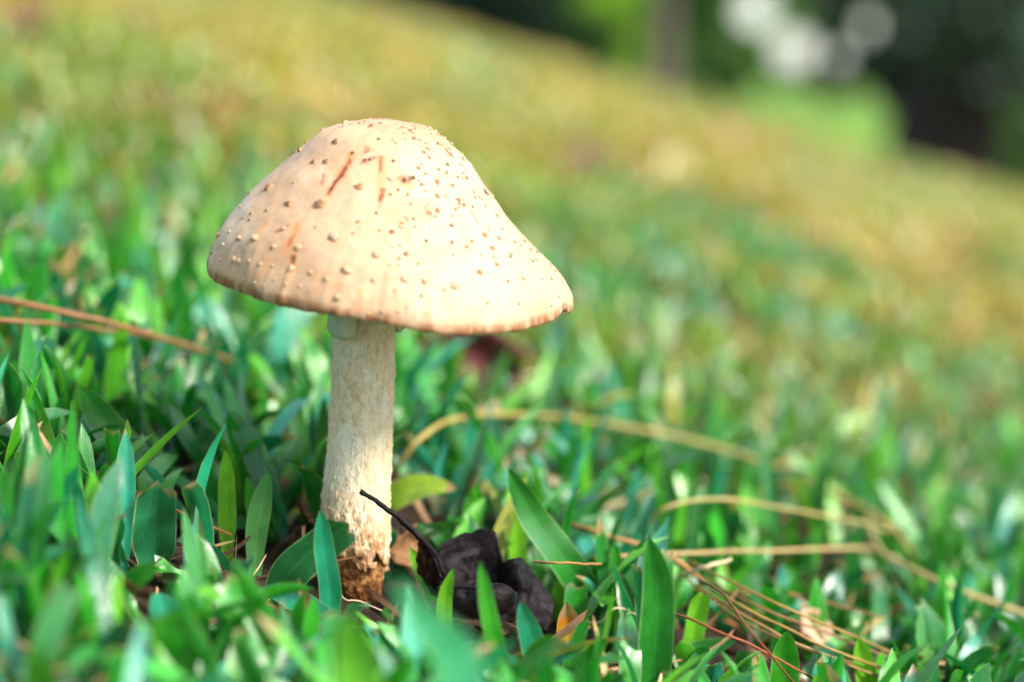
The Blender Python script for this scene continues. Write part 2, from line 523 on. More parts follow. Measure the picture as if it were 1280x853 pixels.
def far_grass():
    n = 75000
    y = 0.75 + 4.9 * rng.random(n) ** 1.35
    half = 0.15 + 0.40 * (y + 0.42)
    x = CAM[0] + (rng.random(n) * 2 - 1) * half
    root = np.stack([x, y, ground(x, y) - 0.002], -1)
    nzv = fbm(np.stack([x * 7, y * 3.2, x * 0 + 2], -1), 3)
    tanf = np.clip(0.20 + 0.75 * sst(0.40, 0.58, nzv) * sst(-0.3, 1.2, y) + 0.16 * sst(1, 3, y), 0, 0.92)
    col = pick_cols(n, tanf)
    fo = (0.6 * sst(0.34, 0.54, fbm(np.stack([x * 8, y * 4, x * 0 + 15], -1), 3)))[:, None]
    col = col * (1 - fo) + np.array([0.33, 0.28, 0.02]) * (0.6 + 0.8 * rng.random((n, 1))) * fo
    lum = 0.75 + 0.6 * fbm(np.stack([x * 11, y * 6, x * 0 + 9], -1), 3)
    col = col * lum[:, None]
    L = (0.018 + 0.018 * rng.random(n)) * (0.8 + 0.10 * y)
    W = (0.004 + 0.003 * rng.random(n)) * (1 + 0.35 * y)
    az = rng.random(n) * 2 * math.pi
    tilt = np.clip(rng.normal(0.5, 0.3, n), 0.02, 1.3)
    bend = np.clip(rng.normal(0.5, 0.45, n), -0.3, 1.6)
    fold = np.clip(rng.normal(0.3, 0.2, n), 0, 0.8)
    twist = np.stack([rng.normal(0, 0.4, n), rng.normal(0, 0.4, n)], -1)
    cut = rng.random(n) < 0.2
    col4 = np.concatenate([col, np.zeros((n, 1))], -1)
    K, C = 3, 3
    V, UV, CC = blades(root, az, tilt, bend, L, W, fold, twist, cut, col4, K, C)
    g = obj('distant_grass', mesh('distant_grass', V.reshape(-1, 3), blade_faces(n, K, C), CC.reshape(-1, 4), UV.reshape(-1, 2)), M_BLADE)
    tag(g, 'patchy green and straw-coloured grass over the upper hillside behind the mushroom', 'grass', None, 'stuff')
far_grass()

def thatch():
    n = 5200
    y = -0.2 + 0.75 * rng.random(n) ** 1.2
    half = 0.10 + 0.40 * (y + 0.42)
    x = CAM[0] + (rng.random(n) * 2 - 1) * half
    ok = np.hypot(x, y) > 0.011
    x, y = x[ok], y[ok]
    n = len(x)
    root = np.stack([x, y, ground(x, y) + 0.0005 + 0.004 * rng.random(n) ** 2], -1)
    cols = np.array([(0.42, 0.28, 0.13), (0.26, 0.15, 0.07), (0.13, 0.07, 0.035), (0.55, 0.43, 0.26), (0.08, 0.045, 0.025), (0.30, 0.12, 0.05)])
    col = cols[rng.integers(0, len(cols), n)] * (0.7 + 0.5 * rng.random((n, 1)))
    col4 = np.concatenate([col, np.zeros((n, 1))], -1)
    L = 0.006 + 0.022 * rng.random(n) ** 1.5
    W = 0.0007 + 0.0022 * rng.random(n) ** 2.2
    az = rng.random(n) * 2 * math.pi
    tilt = rng.normal(1.42, 0.22, n)
    bend = rng.normal(0.1, 0.5, n)
    V, UV, CC = blades(root, az, tilt, bend, L, W, rng.random(n) * 0.9, np.stack([rng.normal(0, 0.8, n), rng.normal(0, 1, n)], -1), rng.random(n) < 0.5, col4, 5, 3)
    g = obj('thatch', mesh('thatch', V.reshape(-1, 3), blade_faces(n, 5, 3), CC.reshape(-1, 4), UV.reshape(-1, 2)), M_STRAW)
    tag(g, 'dead straw and brown litter lying on the soil between the grass blades', 'plant litter', None, 'stuff')
thatch()

# single blades one can name, drawn after the photograph: root pixel on the ground, then pixels with a depth step from the root
def named_blade(label, root_px, pts, width_px, col, alpha=0.0, cut=False, fold=0.35, face=0.0, y_root=None, K=18, C=7, wave=0.07, col_tip=None):
    if y_root is None:
        r0 = onturf(*root_px)
    else:
        r0 = at(root_px[0], root_px[1], y_root)
        zg = float(ground(r0[0], r0[1]))
        r0 = np.array([r0[0], r0[1], zg - 0.001])
    ctrl = [r0] + [at(px, py, r0[1] + dy) for px, py, dy in pts]
    P = crom(ctrl, K + 1)
    seg = np.concatenate([[0], np.cumsum(np.linalg.norm(np.diff(P, axis=0), axis=1))])
    s = seg / seg[-1]
    si = np.linspace(0, 1, K + 1)
    P = np.stack([np.interp(si, s, P[:, k]) for k in range(3)], -1)
    T = nrmz(np.gradient(P, axis=0))
    tocam = nrmz(CAM - P)
    side = nrmz(np.cross(tocam, T))
    nr = np.cross(T, side)
    ang = face if np.ndim(face) else np.full(K + 1, face)
    ang = np.interp(si, np.linspace(0, 1, len(ang)), ang)[:, None]
    sd_ = side * np.cos(ang) + nr * np.sin(ang)
    nn = -side * np.sin(ang) + nr * np.cos(ang)
    tdep = np.linalg.norm(P[K // 2] - CAM)
    W = width_px / FPX * tdep
    wp = width_profile(si, np.full(K + 1, cut)) * W / 2
    u = np.linspace(-1, 1, C)
    V = P[:, None] + wp[:, None, None] * (u[None, :, None] * math.cos(fold) * sd_[:, None] + (np.sqrt(u ** 2 + 0.02))[None, :, None] * math.sin(fold) * nn[:, None])
    if wave:
        V = V + nn[:, None] * (wave * W * (np.abs(u)[None] ** 1.5) * np.sin(si[:, None] * 11 + 2 * np.sign(u)[None]))[..., None]
    if cut:
        V[-1] += T[-1] * ((np.array([0, .3, -.2, .5, .1, -.3, -.6]) if C == 7 else np.zeros(C)) * W * 0.25)[:, None]
    UV = np.stack(np.broadcast_arrays((u[None] + 1) / 2, si[:, None]), -1)
    CC = np.empty((K + 1, C, 4))
    CC[..., :3] = col
    if col_tip is not None:
        f = sst(0.35, 0.9, si)[:, None, None]
        CC[..., :3] = CC[..., :3] * (1 - f) + np.array(col_tip) * f
    CC[..., 3] = alpha
    o = obj('grass_blade', mesh('grass_blade', (V - r0).reshape(-1, 3), grid_faces(C, K + 1), CC.reshape(-1, 4), UV.reshape(-1, 2)), M_BLADE, None, r0)
    tag(o, label, 'grass blade', 'single grass blades round the mushroom')
    return o
DG, MG, LG, TG, YG = (0.020, 0.19, 0.020), (0.045, 0.30, 0.022), (0.15, 0.44, 0.022), (0.016, 0.24, 0.13), (0.24, 0.38, 0.02)
NB = named_blade
NB('tall wavy-edged green blade leaning towards the stem behind the dead dark leaf', (752, 800), [(738, 752, 0.002), (705, 700, 0.0), (665, 645, -0.002), (635, 586, -0.004)], 42, DG, 0.0, False, 0.30, 0.15, wave=0.12)
NB('yellow-green blade with an orange tip bending out from behind the stem', (470, 668), [(482, 634, 0.0), (525, 611, -0.002), (571, 612, -0.004)], 38, YG, 0.10, False, 0.35, -0.5)
NB('short rounded blade upright between the stem and the tall wavy blade', (584, 690), [(588, 650, 0.0), (598, 603, -0.002)], 27, MG, 0.0, False, 0.3, 0.3)
NB('pale green pointed blade rising close behind the dead dark leaf', (648, 745), [(646, 690, 0.0), (642, 637, -0.002)], 28, LG, 0.0, False, 0.35, 0.4)
NB('small light green blade beside the dead leaf below a broken straw', (706, 782), [(706, 740, -0.001), (719, 707, -0.003)], 30, LG, 0.0, False, 0.3, -0.2)
NB('withered blade turning orange beside the dead dark leaf', (712, 850), [(709, 800, 0.0), (708, 752, -0.003)], 38, (0.42, 0.30, 0.02), 0.22, False, 0.5, 0.3, col_tip=(0.55, 0.16, 0.015))
NB('large dark green upright blade, tallest between the withered blade and the needle fan', (818, 900), [(818, 820, 0.0), (822, 740, -0.002), (812, 672, -0.005)], 48, DG, 0.0, False, 0.45, 0.1)
NB('slim green blade crossed by the broken straw', (772, 800), [(770, 740, 0.0), (767, 679, -0.003)], 24, MG, 0.0, False, 0.4, 0.4)
NB('broad blade with a cut end lying against the foot of the stem', (338, 758), [(365, 712, -0.004), (400, 683, -0.006), (433, 657, -0.010)], 50, (0.02, 0.16, 0.05), 0.03, True, 0.30, 0.15)
NB('narrow pointed blade standing in front of the cut broad blade by the stem', (412, 800), [(411, 740, 0.0), (404, 690, -0.003), (400, 637, -0.006)], 32, TG, 0.0, False, 0.45, 0.3)
NB('wide out-of-focus teal blade rising before the foot of the mushroom', (600, 900), [(575, 850, 0.0), (540, 790, -0.004), (492, 722, -0.008)], 64, (0.05, 0.34, 0.16), 0.0, False, 0.25, 0.2, y_root=-0.15)
NB('wide out-of-focus bright green blade below the foot of the mushroom', (450, 930), [(446, 850, 0.0), (428, 765, -0.006)], 66, (0.12, 0.42, 0.03), 0.0, False, 0.25, 0.2, y_root=-0.15)
NB('broad V-folded blade with a mown ragged end', (192, 715), [(193, 665, -0.002), (197, 606, -0.006)], 62, (0.018, 0.17, 0.07), 0.05, True, 0.55, 0.0)
NB('bright lime blade standing upright beside a pale veined blade', (284, 700), [(283, 640, 0.0), (282, 563, -0.003)], 24, LG, 0.0, False, 0.35, 0.2)
NB('pale veined blade with a curved tip beside the bright lime blade', (318, 720), [(322, 660, 0.0), (336, 589, -0.004)], 28, (0.10, 0.32, 0.09), 0.0, False, 0.2, -0.2)
NB('slender blade between the lime blade and the pale veined blade', (322, 705), [(316, 650, 0.002), (308, 596, 0.0)], 20, MG, 0.0, False, 0.4, 0.4)
NB('lone upright blade with a blunt tip beside a pale broad blade', (17, 585), [(15, 520, 0.0), (19, 448, -0.002)], 19, DG, 0.0, False, 0.4, 0.3)
NB('long broad dark leaning blade behind the mown V-folded blade', (212, 640), [(180, 590, 0.0), (138, 540, -0.004), (98, 482, -0.010)], 44, DG, 0.0, False, 0.25, 0.2)
NB('dark green blade rising close behind the stem opposite the dead leaf', (401, 655), [(402, 570, 0.0), (405, 497, -0.002)], 20, (0.03, 0.13, 0.02), 0.0, False, 0.3, 0.3)
NB('pale blue-green broad blade standing behind the lone upright blade', (70, 565), [(62, 500, 0.0), (48, 425, -0.004)], 40, (0.05, 0.24, 0.16), 0.0, True, 0.35, 0.1)
NB('round-tipped blade among the brown needles', (978, 905), [(980, 850, 0.0), (984, 788, -0.003)], 38, MG, 0.0, False, 0.35, 0.1)
NB('folded pale-edged blade beside the round-tipped blade in the needles', (1088, 900), [(1082, 855, 0.0), (1073, 796, -0.003)], 32, LG, 0.0, False, 0.5, 0.3)
NB('soft green blade rising before the folded dead leaf', (632, 900), [(622, 820, 0.0), (611, 770, -0.003), (600, 702, -0.005)], 25, MG, 0.0, False, 0.35, 0.2, y_root=-0.055)
NB('blue-sheened blade just below the dead dark leaf', (678, 880), [(668, 815, 0.0), (650, 752, -0.003)], 34, TG, 0.0, False, 0.4, 0.1)
NB('curled light blade standing before the dead leaf stalk end', (556, 790), [(555, 755, -0.002), (566, 711, -0.004)], 22, LG, 0.0, False, 0.4, 0.2, y_root=-0.036)
NB('short light blade leaning towards the stem under the dead leaf stalk', (545, 765), [(530, 725, -0.002), (512, 684, -0.004)], 20, LG, 0.0, False, 0.4, 0.2)
NB('small blade tip beside the withered orange blade', (736, 880), [(735, 840, 0.0), (738, 799, -0.002)], 24, LG, 0.0, False, 0.4, 0.2)
NB('half-hidden dark blade arching between the stem and the dead leaf', (572, 718), [(555, 672, 0.0), (522, 654, -0.002)], 24, DG, 0.0, False, 0.4, -0.2)
NB('wide pale teal blade leaning under the cap edge near the long brown needle', (318, 500), [(335, 465, 0.0), (362, 410, 0.006), (384, 372, 0.012)], 36, (0.05, 0.26, 0.14), 0.0, True, 0.2, 0.1)
NB('mown blade with a jagged end beside the brown needles', (862, 835), [(866, 790, 0.0), (876, 742, -0.002)], 30, LG, 0.03, True, 0.5, 0.3)
NB('long low blade lying across the turf under the brown needles', (830, 840), [(870, 818, 0.004), (920, 802, 0.0)], 28, DG, 0.0, False, 0.3, -0.4)

# ------------------------------------------------------------------ mushroom
MM = 0.4225 / FPX                       # metres for one photograph pixel at the mushroom
MUSH = empty('mushroom', (0, 0, 0))
tag(MUSH, 'cream mushroom with warty conical cap and thick pale stem in grass', 'mushroom')

PL = np.array([(0, 206), (20, 207), (45, 205.5), (66, 200), (94, 191), (121, 169), (172, 117), (206, 71), (221, 40), (228, 18), (229, 7), (227, 0)], float)
PR = np.array([(0, 206), (28, 202), (56, 188), (84, 164), (110, 133), (140, 101), (172, 73), (207, 46), (226, 22), (231, 8), (232, 3), (230, 0)], float)
def arc_resample(P, n):
    Q = crom(P, 400)
    s = np.concatenate([[0], np.cumsum(np.linalg.norm(np.diff(Q, axis=0), axis=1))])
    t = np.linspace(0, s[-1], n)
    return np.stack([np.interp(t, s, Q[:, 0]), np.interp(t, s, Q[:, 1])], -1)
NT, NTH = 150, 420
L_, R_ = arc_resample(PL, NT), arc_resample(PR, NT)
th = np.linspace(0, 2 * math.pi, NTH, endpoint=False)
CAP_C = at(488, 357, 0.0)
CAP_M = Matrix.Rotation(R(7.0), 3, 'Y') @ Matrix.Rotation(R(3.6), 3, 'X')
CAP_R = np.array(CAP_M)
def cap_local(r, h, a):
    return np.stack([r * np.cos(a), r * np.sin(a), h], -1)
def cap_surface():
    wR = 0.5 + 0.5 * np.cos(th)
    prof = L_[:, None] * (1 - wR)[None, :, None] + R_[:, None] * wR[None, :, None]
    r, h = prof[..., 0].copy(), prof[..., 1].copy()
    t = np.linspace(0, 1, NT)[:, None]
    # front a little wider and lower to the right; wavy margin
    rim = sst(0.55, 1.0, t)
    h -= rim * (6 * np.exp(-((th - R(305)) / 0.5) ** 2) + 1.6 * np.sin(th * 5 + 1) + 1.2 * np.sin(th * 9 + 0.3))
    r += rim * (1.8 * np.sin(th * 7 + 2) + 1.2 * np.sin(th * 13))
    # a bite out of the right margin and a small split on the left front
    h += 9 * np.exp(-((th - R(342)) / 0.06) ** 2) * sst(0.90, 1.0, t)
    r -= 3.5 * np.exp(-((th - R(342)) / 0.06) ** 2) * sst(0.90, 1.0, t)
    X = cap_local(r, h, th[None])
    nz = fbm(X * 0.016 + 4, 3) - 0.5
    nz2 = fbm(X * 0.07 + 9, 3) - 0.5
    ctr = sst(0.0, 0.12, t)
    radial = nrmz(X - np.array([0, 0, 20.0]))
    X = X + radial * ((nz * 9 + nz2 * 1.6) * (0.3 + 0.7 * ctr))[..., None]
    ragged = (fbm(np.stack([np.cos(th) * 40, np.sin(th) * 40, th * 0], -1), 3) - 0.5)
    X[..., 2] += (sst(0.965, 1.0, t)) * ragged * 5
    # faint radial wrinkles near the margin
    X += radial * ((fbm(np.stack([np.cos(th) * 26, np.sin(th) * 26, th * 0 + 3], -1), 2) - 0.5)[None] * 3.2 * sst(0.72, 0.92, t))[..., None]
    # a raised torn ridge at the left front margin
    X += radial * (3.0 * np.exp(-((th - R(241)) / 0.012) ** 2)[None] * sst(0.80, 0.88, t) * (1 - sst(0.985, 1, t)))[..., None]
    return X, t
CAP_X, CAP_T = cap_surface()
def cap_world(X):
    return (X * MM * 0.958) @ CAP_R.T + CAP_C
CW = cap_world(CAP_X)
CF = grid_faces(NTH, NT, True)
cap_bvh = BVHTree.FromPolygons([Vector(v) for v in CW.reshape(-1, 3)], [tuple(int(i) for i in f[::-1]) for f in CF])
def cap_hit(zx, zy):
    """a point of the 2.56x enlargement of the cap"""
    px, py = 240 + zx / 2.56, 130 + zy / 2.56
    h = cap_bvh.ray_cast(Vector(CAM), Vector(ray(px, py)).normalized())
    return h

def cap_colour():
    P = CW.reshape(-1, 3) / MM
    n1 = fbm(P * 0.012 + 30, 4)
    n2 = fbm(P * 0.05 + 60, 4)
    t = np.repeat(CAP_T[:, 0], NTH)
    ang = np.tile(th, NT)
    base = np.array([0.53, 0.355, 0.215])
    pale = np.array([0.57, 0.44, 0.30])
    tan = np.array([0.42, 0.21, 0.095])
    c = base[None] * np.ones((len(P), 1))
    f = sst(0.42, 0.62, n1)[:, None]
    c = c * (1 - f) + pale * f
    # sunlit brightness painted into the right side, tan near the crown and in a band round the margin
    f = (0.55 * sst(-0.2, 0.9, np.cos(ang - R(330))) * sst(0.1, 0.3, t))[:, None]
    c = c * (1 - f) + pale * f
    f = (np.clip(0.75 * (1 - sst(0.02, 0.26, t)) * sst(0.30, 0.62, n2) + 0.10, 0, 1) * sst(-0.9, 0.6, np.cos(ang - R(40)) + 0.6))[:, None]
    c = c * (1 - f) + tan * f
    f = (0.42 * sst(0.70, 0.9, t) * sst(0.35, 0.65, n2) * sst(-1.0, 0.5, np.cos(ang - R(215))))[:, None]
    c = c * (1 - f) + np.array([0.46, 0.235, 0.095]) * f
    # radial stripes near the margin
    st = fbm(np.stack([np.cos(ang) * 34, np.sin(ang) * 34, t * 2], -1), 2)
    f = (0.30 * sst(0.8, 0.95, t) * sst(0.5, 0.7, st))[:, None]
    c = c * (1 - f) + np.array([0.54, 0.28, 0.12]) * f
    fb = fbm(np.stack([np.cos(ang) * 70, np.sin(ang) * 70, t * 9], -1), 3)
    c = c * (0.90 + 0.20 * fb)[:, None]
    f = (0.40 * sst(0.50, 0.68, fbm(P * 0.022 + 200, 4)))[:, None]
    c = c * (1 - f) + np.array([0.47, 0.28, 0.15]) * f
    # brown burnt line along the very edge
    e = sst(0.950, 0.978, t + (n2 - 0.5) * 0.03)
    f = (0.85 * e * (0.35 + 0.65 * sst(0.35, 0.6, st)))[:, None]
    c = c * (1 - f) + np.array([0.22, 0.08, 0.025]) * f
    # red-brown scratches and sores, measured on the photograph
    Pw = CW.reshape(-1, 3)
    def streak(z0, z1, w_px, col, stren, soft=None):
        nonlocal c
        a, b = cap_hit(*z0)[0], cap_hit(*z1)[0]
        if a is None or b is None: return
        a, b = np.array(a), np.array(b)
        ab = b - a
        tt = np.clip(((Pw - a) @ ab) / max(ab @ ab, 1e-12), 0, 1)
        Pq = Pw + np.stack([fbm(P * 0.09 + 13 * q, 2) - 0.5 for q in range(3)], -1) * 9 * MM
        tt = np.clip(((Pq - a) @ ab) / max(ab @ ab, 1e-12), 0, 1)
        d = np.linalg.norm(Pq - a - tt[:, None] * ab, axis=1) / MM
        wl = w_px * (0.45 + 0.9 * fbm(P * 0.11 + 7, 3)) 
        f = 1.45 * np.clip(1 - d / wl, 0, 1) ** 0.8 * stren * (0.55 + 0.9 * (fbm(P * 0.16 + 3, 3) - 0.2))
        f = np.clip(f, 0, 1)[:, None]
        c = c * (1 - f) + np.array(col) * f
    RB, OR, DK = (0.24, 0.045, 0.015), (0.62, 0.25, 0.08), (0.055, 0.016, 0.008)
    streak((512, 160), (438, 290), 9, OR, 0.75)
    streak((500, 185), (440, 288), 4.5, RB, 1.0)
    streak((468, 235), (440, 285), 3.0, DK, 0.9)
    streak((610, 175), (602, 330), 7, OR, 0.5)
    streak((607, 170), (604, 240), 2.5, RB, 0.8)
    streak((606, 275), (600, 330), 4.0, RB, 1.0)
    streak((601, 310), (600, 332), 3.0, DK, 0.7)
    streak((335, 395), (305, 465), 11, OR, 0.75)
    streak((325, 425), (312, 445), 4.5, RB, 0.9)
    streak((322, 485), (316, 520), 9, OR, 0.6)
    streak((321, 493), (318, 512), 4.5, DK, 0.95)
    streak((305, 390), (275, 410), 4, RB, 0.8)
    streak((422, 225), (416, 255), 3.5, RB, 0.6)
    streak((562, 140), (553, 158), 5, RB, 0.9)
    streak((585, 175), (550, 185), 4, RB, 0.7)
    streak((895, 345), (914, 380), 3.0, RB, 0.9)
    streak((880, 300), (900, 350), 4, OR, 0.5)
    streak((665, 243), (692, 240), 5.5, DK, 0.9)
    streak((660, 245), (700, 262), 8, OR, 0.6)
    streak((935, 280), (950, 288), 6, DK, 0.85)
    streak((745, 330), (770, 360), 6, (0.45, 0.12, 0.07), 0.5)
    streak((240, 375), (215, 410), 8, OR, 0.45)
    streak((530, 600), (536, 660), 5, OR, 0.5)
    streak((375, 545), (372, 600), 3, OR, 0.35)
    streak((680, 380), (690, 430), 6, OR, 0.35)
    streak((520, 85), (400, 100), 22, (0.66, 0.38, 0.20), 0.5)
    streak((640, 110), (560, 130), 24, (0.66, 0.38, 0.20), 0.35)
    return np.concatenate([np.clip(c, 0, 1), np.ones((len(c), 1))], -1)

def cap_material():
    m, n, b = newmat('mushroom_cap')
    a = N(n, 'ShaderNodeAttribute', attribute_name='Col')
    pos = geo_pos(n)
    nz = noise(n, 420, 6, 0.65, pos)
    c = mixc(n, 1.0, a.outputs[0], ramp(n, nz, [(0.3, (0.90, 0.86, 0.80)), (0.7, (1.06, 1.05, 1.04))]), 'MULTIPLY')
    n.links.new(c, b.inputs['Base Color'])
    b.inputs['Roughness'].default_value = 0.52
    b.inputs['Specular IOR Level'].default_value = 0.35
    b.inputs['Subsurface Weight'].default_value = 0.25
    b.inputs['Subsurface Radius'].default_value = (1.0, 0.6, 0.35)
    b.inputs['Subsurface Scale'].default_value = 0.0015
    bump(n, b, noise(n, 900, 5, 0.7, pos), 0.25, 0.0003)
    return m
M_CAP = cap_material()
V = CW.reshape(-1, 3)
CAP = obj('cap', mesh('cap', V, CF[:, ::-1], cap_colour()), M_CAP, MUSH)

# warts: a few shared shapes, each wart a piece of its own
def wart_mesh(seed, tall, dark):
    r = np.random.default_rng(seed)
    na, rows = 14, 6
    a = np.linspace(0, 2 * math.pi, na, endpoint=False)
    Vs = []
    prof = [(1.15, -0.12), (1.0, 0.10), (0.86, 0.34), (0.66, 0.60), (0.40, 0.78), (0.12, 0.80)]
    lob = 1 + 0.22 * np.sin(a * 3 + r.random() * 6) * r.random() + 0.18 * np.sin(a * 5 + r.random() * 6)
    Cs = []
    for k, (rr, hh) in enumerate(prof):
        j = 1 + 0.22 * (r.random(na) - 0.5)
        Vs.append(np.stack([np.cos(a) * rr * lob * j, np.sin(a) * rr * lob * j, np.full(na, hh * tall) * (1 + 0.45 * (r.random(na) - 0.5))], -1))
        f = k / 5
        side = np.array([0.47, 0.29, 0.155]); top = np.array([0.30, 0.14, 0.06]) * (1 - dark) + np.array([0.10, 0.035, 0.02]) * dark
        if dark < 0: top = np.array([0.66, 0.47, 0.31])
        g = sst(0.25, 0.85, f + 0.5 * (r.random(na) - 0.5))[:, None]
        Cs.append(np.concatenate([side * (1 - g) + top * g, np.ones((na, 1))], -1))
    V = np.concatenate(Vs + [np.array([[0, 0, 0.70 * tall]])])
    Cc = np.concatenate(Cs + [Cs[-1][:1]])
    F = grid_faces(na, rows, True)
    F3 = np.vstack([F[:, [0, 1, 2]], F[:, [0, 2, 3]], np.stack([(rows - 1) * na + np.arange(na), (rows - 1) * na + (np.arange(na) + 1) % na, np.full(na, rows * na)], -1)])
    return mesh('wart', V, F3, Cc)
M_WART = simple('wart', [(0.3, (0.75, 0.7, 0.65)), (0.7, (1.15, 1.12, 1.1))], 1100, 0.65, 0.8, 0.0003, True)
WM = {'pale': [wart_mesh(i, 0.85, -1) for i in range(3)], 'mid': [wart_mesh(10 + i, 0.75, 0.0) for i in range(4)], 'dark': [wart_mesh(20 + i, 0.8, 1.0) for i in range(3)]}
for L0 in WM.values():
    for me in L0: me.materials.append(M_WART)
def put_wart(p, nrm, r_m, kind):
    me = random.choice(WM[kind])
    o = obj('wart', me, None, CAP, p)
    q = Vector(nrm).to_track_quat('Z', 'Y').to_matrix() @ Matrix.Rotation(random.uniform(0, 6.28), 3, 'Z')
    s = Matrix.Diagonal((r_m * random.uniform(0.85, 1.2), r_m * random.uniform(0.8, 1.1), r_m * random.uniform(0.8, 1.15)))
    o.matrix_local = Matrix.Translation(Vector(p)) @ (q @ s).to_4x4()
WARTS = '''345,148,14m 267,195,13m 245,268,20m 390,185,14m 430,185,15m 462,120,16m 575,72,14m 535,265,18m 410,320,21m 310,320,15m
200,430,16p 150,430,12p 262,458,11p 340,460,13p 318,527,12p 455,425,20p 590,483,16p 495,533,18p 530,378,9m 640,410,11d 830,390,10d
785,250,10m 680,245,12d 597,113,9d 515,157,8d 490,62,14p 610,62,14p 680,75,11p 710,95,12p 755,100,10p 780,115,10p 820,140,10p 870,175,12p
785,295,10m 735,258,9m 760,350,10m 135,497,12p 150,503,10p 182,503,8p 218,513,8p 257,518,7p 380,540,9p 430,560,10p 300,578,7p 345,583,7p
465,620,12p 580,563,11p 680,560,14p 745,567,13p 840,582,16p 920,540,14m 960,462,12m 1020,485,10m 1060,560,9m 975,515,10m 935,420,12m
895,440,8m 685,480,11m 1105,465,12m 1090,505,8d 565,672,8p 610,665,7p 660,665,7p 650,595,9p 165,562,7p 200,573,7p 230,580,6p 262,562,6p
1010,567,9m 945,638,7m 1045,640,7m 1150,560,8m 120,410,7p 85,420,10p 100,450,8p 72,490,8p 90,500,7p 165,365,8m 190,350,9m 240,340,9m
185,370,7m 325,252,6m 295,400,9p 515,415,6d 395,395,5d 600,405,6m 590,350,8d 615,275,8m 635,290,7m 690,290,7m 660,275,8m 155,330,9p
555,180,8d 570,178,7d 645,183,7d 725,205,8m 815,220,8m 850,235,7m 790,210,7m 905,300,8m 855,320,7m 1120,560,7m'''
n_w = 0
for tok in WARTS.split():
    kind = {'p': 'pale', 'm': 'mid', 'd': 'dark'}[tok[-1]]
    zx, zy, sz = (float(v) for v in tok[:-1].split(','))
    h = cap_hit(zx, zy)
    if h[0] is None: continue
    nr = h[1] if h[1].dot(Vector(CAM) - h[0]) > 0 else -h[1]
    put_wart(h[0], nr, sz / 2 / 2.56 * MM * 1.6, kind)
    n_w += 1
# many small ones on the right side painted sun-bright, and the unseen back
tries = 0
CWn = CW
while n_w < 292 and tries < 4000:
    tries += 1
    it = int(NT * (0.05 + 0.88 * random.random() ** 0.8)); ia = random.randrange(NTH)
    a = th[ia]
    px, py, _ = proj(CW[it, ia])
    p = CW[it, ia]
    e1 = CW[it, (ia + 1) % NTH] - p; e2 = CW[min(it + 1, NT - 1), ia] - p
    nr = np.cross(e2, e1); nr /= max(np.linalg.norm(nr), 1e-12)
    if nr @ (p - CAP_C) < 0: nr = -nr
    facing = nr @ nrmz(CAM - p)
    if facing > 0.12 and (px < 485 or (py > 340 and random.random() < 0.7) or (random.random() < 0.35 and py > 290)): continue
    if facing < 0.0 and random.random() < 0.9: continue
    put_wart(p, nr, random.uniform(1.3, 3.3) * MM, random.choice(['mid', 'pale', 'dark', 'pale', 'mid', 'mid']))
    n_w += 1

# gills under the cap and the flesh that joins them to the stem
def gills():
    n = 180
    a = np.linspace(0, 2 * math.pi, n * 4, endpoint=False)
    rows = 10
    idx = (np.arange(n * 4) / (n * 4) * NTH).astype(int) % NTH
    rimX = CAP_X[-1][idx]
    V = []
    cx = np.array([-36.0, 0, 0])
    for k in range(rows):
        f = k / (rows - 1)
        zig = np.where((np.arange(n * 4) % 4) < 2, 0.0, 1.0)
        inner = np.stack([-36 + 30 * np.cos(a), 30 * np.sin(a), np.full(n * 4, 34.0)], -1)
        P = rimX * (1 - f) + inner * f
        P[:, 2] += 26 * math.sin(f * math.pi) * 0.7 - zig * 14 * math.sin(min(f * 1.15, 1) * math.pi) ** 0.6 + 1.5
        V.append(P)
    V = cap_world(np.array(V)).reshape(-1, 3)
    return mesh('gills', V, grid_faces(n * 4, rows, True), smooth=False)
M_GILL = simple('gill', [(0.3, (0.72, 0.62, 0.46)), (0.7, (0.84, 0.76, 0.60))], 300, 0.7, 0.2, 0.0003)
obj('gills', gills(), M_GILL, MUSH)

